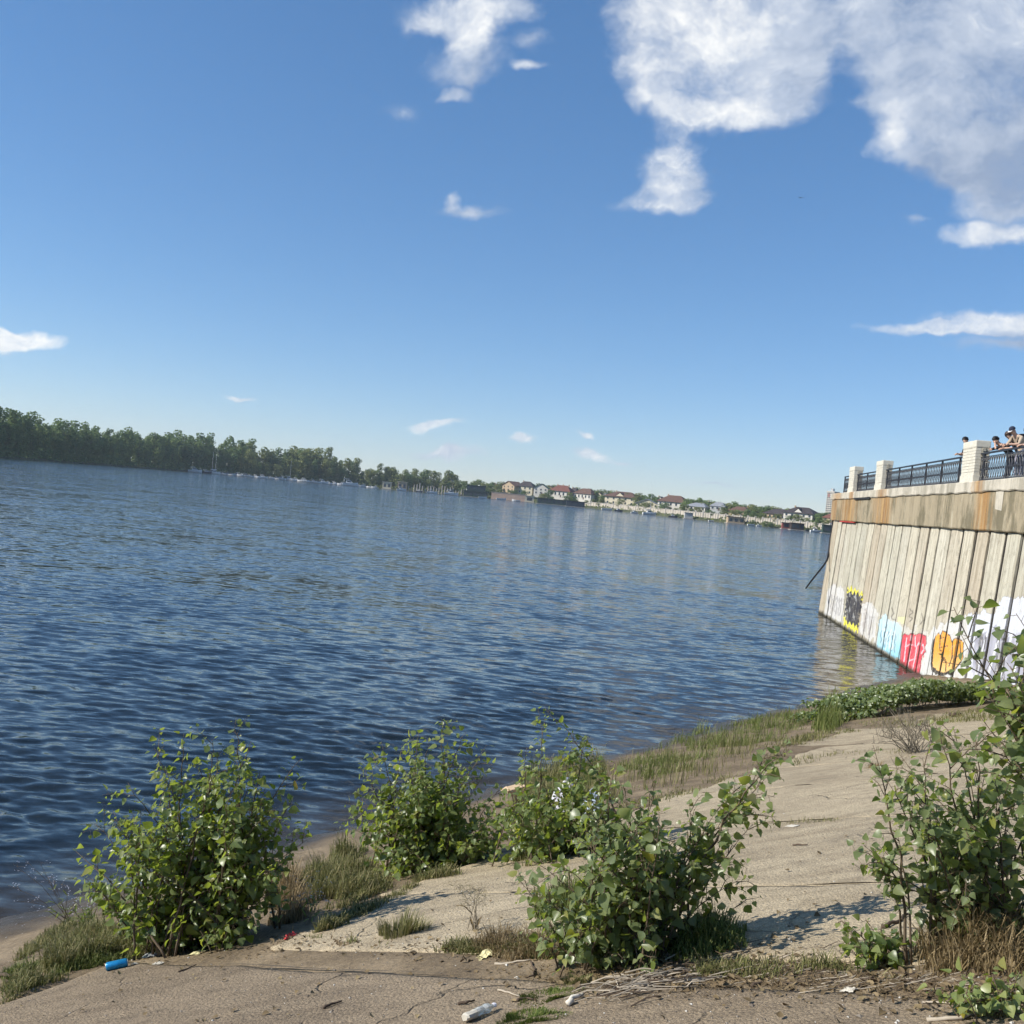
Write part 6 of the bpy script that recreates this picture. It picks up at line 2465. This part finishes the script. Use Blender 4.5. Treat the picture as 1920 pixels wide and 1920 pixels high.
# blue drink can
M_CAN = simple('blue_can_paint', (.015, .22, .46), .28, .25, 18, .5, .35)
M_ALU = simple('bare_aluminium', (.62, .64, .66), .3, .1, 10, .5, .9)
can = thing('drink_can', 'blue drink can lying on its side at the edge of the grass', 'can')
can.matrix_world = frame_at(199, 1821, -.22, .034)
mb = MB()
Mr = Matrix.Rotation(math.pi / 2, 4, 'Y')
mb.lathe([(.029, .004), (.0335, .014), (.0335, .150), (.031, .158), (.027, .166)], 20, 0, Mr)
mb.build('can_body', M_CAN, can, smooth=True)
mb = MB()
mb.lathe([(.021, .012), (.025, .004), (.0285, .0), (.029, .0045)], 20, 0, Mr)
mb.build('can_base', M_ALU, can, smooth=True)
mb = MB()
mb.lathe([(.0268, .1662), (.027, .1685), (.024, .1685), (.023, .165)], 20, 0, Mr)
mb.build('can_lid', M_ALU, can, smooth=True)


def crumple(name, label, cat, px, py, size, mat_, seed, flat=.5, ang=0.0, elong=1.0, cut=.0):
    """crumpled sheet or bag: folded grid"""
    r = np.random.RandomState(seed)
    n = 15
    u_, v_ = np.meshgrid(np.linspace(-1, 1, n), np.linspace(-1, 1, n))
    x = u_ * size * elong * (1 + .25 * vnoise(u_ * 2 + seed, v_ * 2, seed))
    y = v_ * size * (1 + .25 * vnoise(u_ * 2, v_ * 2 + seed, seed + 1))
    z = size * flat * (1.1 * np.abs(fbm(u_ * 1.6 + seed, v_ * 1.6, seed + 2, 3)) + .5 * (1 - np.clip(u_ ** 2 + v_ ** 2, 0, 1)))
    me_ = grid_mesh(x, y, z)
    me_.polygons.foreach_set('use_smooth', [False] * len(me_.polygons))
    me_.materials.append(mat_)
    o = link(name, me_)
    md = o.modifiers.new('thickness', 'SOLIDIFY')
    md.thickness = .0015
    o.matrix_world = frame_at(px, py, ang, .004)
    return tag(o, label, cat)


M_PAPER = simple('white_paper', (.52, .48, .40), .85, .1, 12)
M_YPAPER = simple('yellowish_paper', (.66, .60, .33), .8, .15, 10)
M_RED = simple('red_foil', (.62, .05, .045), .4, .2, 20, .5)
M_FILM = NT('clear_film')
M_FILM.b.inputs['Transmission Weight'].default_value = .7
M_FILM = M_FILM.fin((.7, .72, .72), .2, .5)
crumple('paper_scrap', 'yellowish white paper scrap under the leafy sprout', 'litter', 372, 1778, .055, M_YPAPER, 3, .35, -.5, 1.7)
crumple('paper_scrap', 'torn white paper scrap right of the blue can', 'litter', 294, 1804, .04, M_PAPER, 4, .5, -.3, 1.3)
crumple('paper_scrap', 'tiny white scrap at the tail of the blue can', 'litter', 252, 1808, .022, M_PAPER, 5, .5, -.3, 1.3)
crumple('plastic_wrapper', 'clear crumpled plastic wrapper in the grass behind the blue can', 'litter', 286, 1788, .06, M_FILM, 6, .7, -.2, 1.3)
crumple('plastic_wrapper', 'red crumpled wrapper at the right foot of the largest shrub', 'litter', 546, 1752, .045, M_RED, 7, .8, -.2, 1.1)
crumple('fruit_peel', 'curled yellow and white peel on the dirty concrete left of the middle shrub', 'litter', 914, 1788, .045, M_YPAPER, 8, 1.0, -.25, 1.4)
crumple('paper_scrap', 'flattened pale card lying far up the pale concrete', 'litter', 1486, 1549, .04, M_PAPER, 9, .25, 0, 1.5)
crumple('paper_scrap', 'pale rag in the dead grass below the low leafy plant', 'litter', 1592, 1856, .028, M_PAPER, 10, .5, .1, 1.2)
M_BAG_W = simple('white_plastic_bag', (.66, .65, .70), .45, .08, 8, .4)
M_BAG_B = simple('pale_blue_bag', (.48, .56, .64), .4, .1, 8, .4)
M_CARD = simple('beige_card', (.58, .43, .27), .8, .12, 8)


def bag(name, label, px, py, depth, w_, h_, mat_, seed, handles=True):
    """stuffed plastic bag with gathered neck and loop handles"""
    c = aty(px, py, depth)
    c.z = max(gz(c.x, c.y), c.z)
    t_ = thing(name, label, 'bag', c)
    r = random.Random(seed)
    m_ = MB()
    n = 16
    prof = [(.30, 0), (.52, .06), (.56, .28), (.48, .55), (.34, .78), (.20, .90), (.26, 1.0)]
    vs = []
    for (rr_, z) in prof:
        for k_ in range(n):
            a = 2 * math.pi * k_ / n
            q = rr_ * (1 + .16 * math.sin(a * 2 + seed) * math.sin(z * 3) + .05 * math.sin(a * 7 + z * 4))
            vs.append((q * w_ * math.cos(a), q * w_ * .7 * math.sin(a), z * h_))
    fs = [(i * n + k_, i * n + (k_ + 1) % n, (i + 1) * n + (k_ + 1) % n, (i + 1) * n + k_) for i in range(len(prof) - 1) for k_ in range(n)]
    fs.append(tuple(range(n - 1, -1, -1)))
    m_.add(vs, fs)
    m_.build('bag_body', mat_, t_)
    if handles:
        for s in (-1, 1):
            m_ = MB()
            m_.tube([(s * .10 * w_, 0, h_ * .93), (s * .22 * w_, 0, h_ * 1.15), (s * .10 * w_, 0, h_ * 1.32), (-s * .02 * w_, 0, h_ * 1.15), (s * .04 * w_, 0, h_ * .95)], [.008, .009, .010, .009, .008], 5)
            m_.build('handle', mat_, t_)


bag('plastic_bag', 'tall white and lilac plastic bag behind the slender shrub', 1062, 1525, 13.2, .36, .46, M_BAG_W, 2, False)
bag('plastic_bag', 'pale blue tied plastic bag right of the tall white bag', 1112, 1528, 12.6, .30, .26, M_BAG_B, 4)
cb = thing('cardboard_box', 'small beige carton tilted among leaves left of the white bag', 'carton')
cc = aty(968, 1480, 12.6)
gr_ = MB()
cb.location = cc
cb.rotation_euler = (.25, -.25, .35)
gr_.bbox(-.11, .11, -.05, .05, -.045, .045, .006)
gr_.build('carton_body', M_CARD, cb)
gr_ = MB()
gr_.add([(-.11, -.05, .046), (-.11, .05, .046), (-.19, .05, .015), (-.19, -.05, .015), (-.11, -.05, .05), (-.11, .05, .05), (-.19, .05, .019), (-.19, -.05, .019)], [(0, 1, 2, 3), (7, 6, 5, 4), (2, 6, 7, 3), (0, 3, 7, 4), (1, 5, 6, 2)])
gr_.build('flap', M_CARD, cb)
mb = MB()
cg = Vector((cc.x, cc.y + .02, gz(cc.x, cc.y)))
mb.tube([(0, 0, 0), (.02, .01, (cc.z - cg.z) * .5), (0, 0, cc.z - cg.z - .045)], [.012, .010, .008], 5)
for k_ in range(3):
    a = k_ * 2.1
    mb.tube([(0, 0, (cc.z - cg.z) * .55), (.1 * math.cos(a), .1 * math.sin(a), cc.z - cg.z - .05)], [.007, .004], 4)
tag(mb.build('dead_branch', M_STEM, None, loc=cg), 'forked dead branch holding up the small beige carton', 'branch')

# crushed plastic bottle at the lower edge
bt = thing('plastic_bottle', 'crushed clear plastic bottle with white label at the bottom edge', 'bottle')
bt.matrix_world = frame_at(872, 1919, -.42, .028)
M_PET = NT('clear_bottle')
M_PET.b.inputs['Transmission Weight'].default_value = .6
M_PET = M_PET.fin((.75, .78, .76), .12, .5)


def crushed(prof, n, seed, mat_, name, par):
    r = random.Random(seed)
    m_ = MB()
    vs = []
    for (rr_, z) in prof:
        for k_ in range(n):
            a = 2 * math.pi * k_ / n
            q = rr_ * (1 + r.uniform(-.16, .16))
            vs.append((z, q * math.cos(a), q * .75 * math.sin(a)))
    fs = [(i * n + k_, i * n + (k_ + 1) % n, (i + 1) * n + (k_ + 1) % n, (i + 1) * n + k_) for i in range(len(prof) - 1) for k_ in range(n)]
    fs += [tuple(range(n)), tuple(range((len(prof) - 1) * n, len(prof) * n))[::-1]]
    m_.add(vs, fs)
    return m_.build(name, mat_, par)


crushed([(.022, 0), (.030, .012), (.031, .05), (.028, .075)], 12, 1, M_PAPER, 'label_sleeve', bt)
crushed([(.027, .0755), (.029, .10), (.027, .13), (.030, .15), (.024, .172), (.013, .19), (.012, .20)], 12, 2, M_PET, 'bottle_body', bt)
crushed([(.015, .2005), (.015, .215)], 12, 3, M_BAG_W, 'bottle_cap', bt)

# ---- sticks, twigs and stones
M_STICK = simple('bleached_stick', (.40, .34, .26), .9, .2, 14)
M_STICKD = simple('dark_stick', (.085, .06, .042), .9, .3, 14)


def stick(pts, rad, mat_, label, name='stick', lift=0.0):
    g_ = [gnd(*p) for p in pts]
    b = g_[0]
    m_ = MB()
    P_ = [q - b + Vector((0, 0, rad + lift)) for q in g_]
    n_ = len(P_)
    full = []
    sr = random.Random(int(pts[0][0] * 7 + pts[0][1]))
    for i in range(n_ - 1):
        for q in (0, .33, .66):
            full.append(P_[i].lerp(P_[i + 1], q) + Vector((sr.uniform(-1, 1), sr.uniform(-1, 1), sr.uniform(-.3, .6))) * rad * .9)
    full.append(P_[-1])
    m_.tube(full, [rad * (1.05 - .6 * i / len(full)) for i in range(len(full))], 6)
    return tag(m_.build(name, mat_, None, smooth=True, loc=b), label, 'stick')


stick([(40, 1830), (62, 1815), (95, 1797)], .008, M_STICK, 'pale straight stick lying in the grass at far left')
stick([(-12, 1836), (14, 1838), (40, 1842)], .02, M_STICKD, 'thick dark branch end at the left edge')
stick([(140, 1790), (165, 1775), (200, 1768)], .005, M_STICK, 'thin pale curved twig in the grass above the blue can')
stick([(335, 1824), (352, 1818), (368, 1810)], .006, M_STICKD, 'short dark stick on dirty concrete right of the blue can')
stick([(605, 1893), (622, 1887), (640, 1880)], .009, M_STICKD, 'short dark stick on the dirty concrete in mid foreground')
stick([(860, 1883), (875, 1882), (890, 1876)], .009, M_STICKD, 'stubby brown stick left of the low mossy tuft')
stick([(930, 1803), (960, 1801), (995, 1797)], .008, M_STICK, 'pale flat stick below the curled peel')
stick([(994, 1800), (1003, 1812), (1000, 1822), (985, 1826)], .006, M_STICKD, 'bent hooked twig right of the curled peel')
stick([(935, 1856), (955, 1860), (975, 1867)], .006, M_STICK, 'pale thin twig reaching to the low mossy tuft')
stick([(968, 1876), (985, 1870), (1000, 1874)], .008, M_STICKD, 'gnarled twig between the two mossy tufts')
stick([(1062, 1886), (1078, 1877), (1092, 1868)], .016, simple('bone_white_wood', (.62, .57, .48), .8, .1, 10), 'bone white stick in the pile of twigs')
stick([(1135, 1832), (1180, 1825), (1225, 1818)], .008, M_STICK, 'long pale stick on top of the pile of twigs')
stick([(1655, 1742), (1680, 1733), (1702, 1718)], .012, M_STICKD, 'reddish brown stick left of the right shrub')
stick([(1735, 1912), (1800, 1910), (1850, 1890), (1910, 1872)], .009, M_STICK, 'long pale curved stick in the bottom right corner')
stick([(1730, 1880), (1770, 1881), (1800, 1883)], .005, M_STICK, 'thin straight pale stick at the foot of the yellow green plant')
stick([(1410, 1845), (1425, 1840), (1432, 1836)], .010, M_STICKD, 'short brown stick right of the pile of twigs')
stick([(1486, 1585), (1500, 1585), (1514, 1585)], .008, M_STICKD, 'small dark stick far up the pale concrete')
stick([(1780, 1343), (1790, 1345), (1800, 1341)], .04, M_STICKD, 'dark driftwood lump on the ground before the ivy')
# dead twigs raked into a pile in the joint
pr = random.Random(71)
pt0 = gnd(1180, 1850)
pm_ = MB()
for i in range(120):
    px, py = pr.gauss(1180, 60), 0
    py = 1850 - (px - 1190) * .16 + pr.gauss(0, 13)
    a = gnd(px, py)
    an = pr.gauss(.35, .5)
    ln = pr.uniform(.06, .32)
    dz = pr.uniform(.002, .05)
    b = Vector((a.x + math.cos(an) * ln, a.y + math.sin(an) * ln * .6, 0))
    b.z = gz(b.x, b.y) + pr.uniform(.003, .04)
    a.z += dz
    mid_ = (a + b) / 2 + Vector((pr.uniform(-.03, .03), pr.uniform(-.03, .03), .01))
    r_ = pr.uniform(.0018, .005)
    pm_.tube([q - pt0 for q in (a, mid_, b)], [r_, r_ * .9, r_ * .5], 4, pr.choice((0, 0, 1)))
tag(pm_.build('twig_pile', [M_STICK, M_STICKD], None, loc=pt0), 'pile of dead twigs in the joint below the middle shrub', 'twigs', kind='stuff')
pm_ = MB()
pt0 = gnd(1560, 1830)
for i in range(420):
    px = pr.uniform(1280, 1900)
    py = 1822 + (px - 1500) * .10 + pr.gauss(0, 16)
    a = gnd(px, py)
    an = pr.gauss(.2, .6)
    ln = pr.uniform(.03, .18)
    b = Vector((a.x + math.cos(an) * ln, a.y + math.sin(an) * ln * .6, 0))
    b.z = gz(b.x, b.y) + pr.uniform(.002, .02)
    a.z += pr.uniform(.001, .02)
    r_ = pr.uniform(.001, .003)
    pm_.tube([a - pt0, b - pt0], [r_, r_ * .6], 3, pr.choice((0, 1, 1)))
tag(pm_.build('dead_twigs', [M_STICK, M_STICKD], None, loc=pt0), 'thin dead twigs scattered right of the middle shrub', 'twigs', kind='stuff')
# dead leaves and pebbles strewn over the concrete
M_DEADL = leaf_mat('dead_leaf', (.10, .065, .03), (.20, .14, .07), (.36, .28, .14), trans=.1, rough=.8, dead=True)
dm = MB()
for i in range(420):
    px, py = pr.uniform(0, 1920), pr.uniform(1560, 1920)
    g_ = gnd(px, py)
    s = S_(g_.x, g_.y)
    l = L_(g_.x, g_.y)
    if s < 3.8:
        continue
    if not (4.6 < l < 5.5) and pr.random() < .45:
        continue
    V, F = LT['poplar'][pr.randrange(4)]
    M3 = rmat(Vector((pr.uniform(-1, 1), pr.uniform(-1, 1), pr.uniform(-.1, .25))), Vector((pr.uniform(-.4, .4), pr.uniform(-.4, .4), 1)))
    s_ = pr.uniform(.018, .045)
    dm.add([g_ + Vector((0, 0, .012)) + M3 @ (Vector(q) * s_) for q in V], F)
tag(dm.build('fallen_leaves', M_DEADL, None, smooth=True), 'small dead leaves strewn over the concrete', 'leaves', kind='stuff')
M_PEB = leaf_mat('pebble', (.16, .13, .10), (.32, .28, .23), (.55, .52, .46), trans=.0, rough=.9, dead=True)
dm = MB()
for i in range(1500):
    px, py = pr.uniform(-20, 1940), pr.uniform(1400, 1930)
    g_ = gnd(px, py)
    l = L_(g_.x, g_.y)
    if not (4.3 < l < 5.7) and pr.random() < .55:
        continue
    s_ = pr.uniform(.003, .009) * (1.8 if pr.random() < .06 else 1)
    vs = []
    for (x, y, z) in ((1, 0, 0), (-1, 0, 0), (0, 1, 0), (0, -1, 0), (0, 0, 1), (0, 0, -1)):
        vs.append(g_ + Vector((x * pr.uniform(.7, 1.5), y * pr.uniform(.7, 1.5), z * pr.uniform(.5, .9))) * s_ + Vector((0, 0, s_ * .3)))
    dm.add(vs, [(0, 2, 4), (2, 1, 4), (1, 3, 4), (3, 0, 4), (2, 0, 5), (1, 2, 5), (3, 1, 5), (0, 3, 5)])
tag(dm.build('pebbles', M_PEB, None), 'pebbles and crumbs of stone on the concrete', 'pebbles', kind='stuff')

grass([(560, 1765), (600, 1740), (640, 1718), (640, 1735), (600, 1762), (575, 1775)], 1500, .03, .12, .9, .0026, M_GR_Y, 'sparse grass along the slab edge right of the red wrapper', 20, .2, edge=.06)
grass([(600, 1735), (700, 1690), (760, 1660), (800, 1645), (790, 1660), (700, 1710), (620, 1750)], 2500, .03, .14, .9, .0026, M_GR_Y, 'sparse grass along the lower edge of the pale concrete', 21, .2, edge=.06)
grass([(1150, 1510), (1250, 1480), (1380, 1440), (1480, 1405), (1490, 1415), (1390, 1455), (1270, 1500), (1180, 1530)], 1300, .03, .12, .9, .003, M_GR_Y, 'short grass between the shore grass and the pale concrete', 22, .25, edge=.06)

# brown crumbs of dead plants lying where the twigs gathered
lm = MB()
for i in range(4200):
    q = pr.random()
    if q < .45:
        px, py = pr.gauss(1260, 130), 1826 + pr.gauss(0, 17)
    elif q < .8:
        px = pr.uniform(1300, 1900)
        py = 1835 + (px - 1600) * .12 + pr.gauss(0, 20)
    else:
        px = pr.uniform(60, 1000)
        py = 1765 + abs(px - 600) * .06 + pr.gauss(0, 12)
    g_ = gnd(px, py)
    V, F = LT['narrow' if pr.random() < .6 else 'oval'][pr.randrange(4)]
    M3 = rmat(Vector((pr.uniform(-1, 1), pr.uniform(-1, 1), pr.uniform(-.1, .3))), Vector((pr.uniform(-.5, .5), pr.uniform(-.5, .5), 1)))
    s_ = pr.uniform(.012, .05)
    lm.add([g_ + Vector((0, 0, .006)) + M3 @ (Vector(v) * s_) for v in V], F)
tag(lm.build('leaf_litter', leaf_mat('brown_litter', (.055, .035, .02), (.13, .085, .045), (.27, .20, .11), trans=.05, rough=.9, dead=True), None), 'brown plant litter gathered in the joint between the slabs', 'litter', kind='stuff')

grass([(940, 1530), (1000, 1490), (1100, 1460), (1150, 1440), (1160, 1470), (1080, 1500), (980, 1560)], 2500, .06, .3, .8, .0032, M_GR_G, 'green grass at the water edge behind the slender shrub', 23, .1)
grass([(20, 1775), (110, 1735), (150, 1712), (170, 1725), (120, 1762), (40, 1800)], 1800, .04, .16, .9, .003, M_GR_Y, 'thin grass on the sand at far left', 24, .25)
grass([(600, 1630), (650, 1595), (690, 1570), (700, 1590), (660, 1630)], 1500, .06, .24, .8, .003, M_GR_G, 'green grass at the water edge left of the dense shore shrub', 25, .1)
grass([(1480, 1425), (1560, 1412), (1660, 1405), (1800, 1398), (1920, 1392), (1920, 1402), (1760, 1408), (1600, 1418), (1490, 1436)], 700, .02, .10, .9, .003, M_GR_Y, 'sparse weeds in the joint below the bare twiggy bush', 26, .35, edge=.06)
grass([(1400, 1540), (1500, 1535), (1640, 1528), (1640, 1536), (1500, 1545), (1400, 1552)], 260, .015, .06, .9, .0026, M_GR_Y, 'sparse weeds in the middle joint of the pale concrete', 27, .35, edge=.06)

# ------------------------------------------------------------------ river haze
t = bpy.data.materials.new('haze_air')
t.use_nodes = True
t.node_tree.nodes.clear()
vo = t.node_tree.nodes.new('ShaderNodeVolumePrincipled')
vo.inputs['Color'].default_value = (.80, .90, 1.0, 1)
vo.inputs['Density'].default_value = .00011
vo.inputs['Anisotropy'].default_value = .2
on = t.node_tree.nodes.new('ShaderNodeOutputMaterial')
t.node_tree.links.new(vo.outputs[0], on.inputs['Volume'])
mb = MB()
mb.box(-3600, 3600, -3600, 3600, -9, 130)
hz = mb.build('haze', t)
tag(hz, 'thin pale haze over the river', 'haze', kind='stuff')
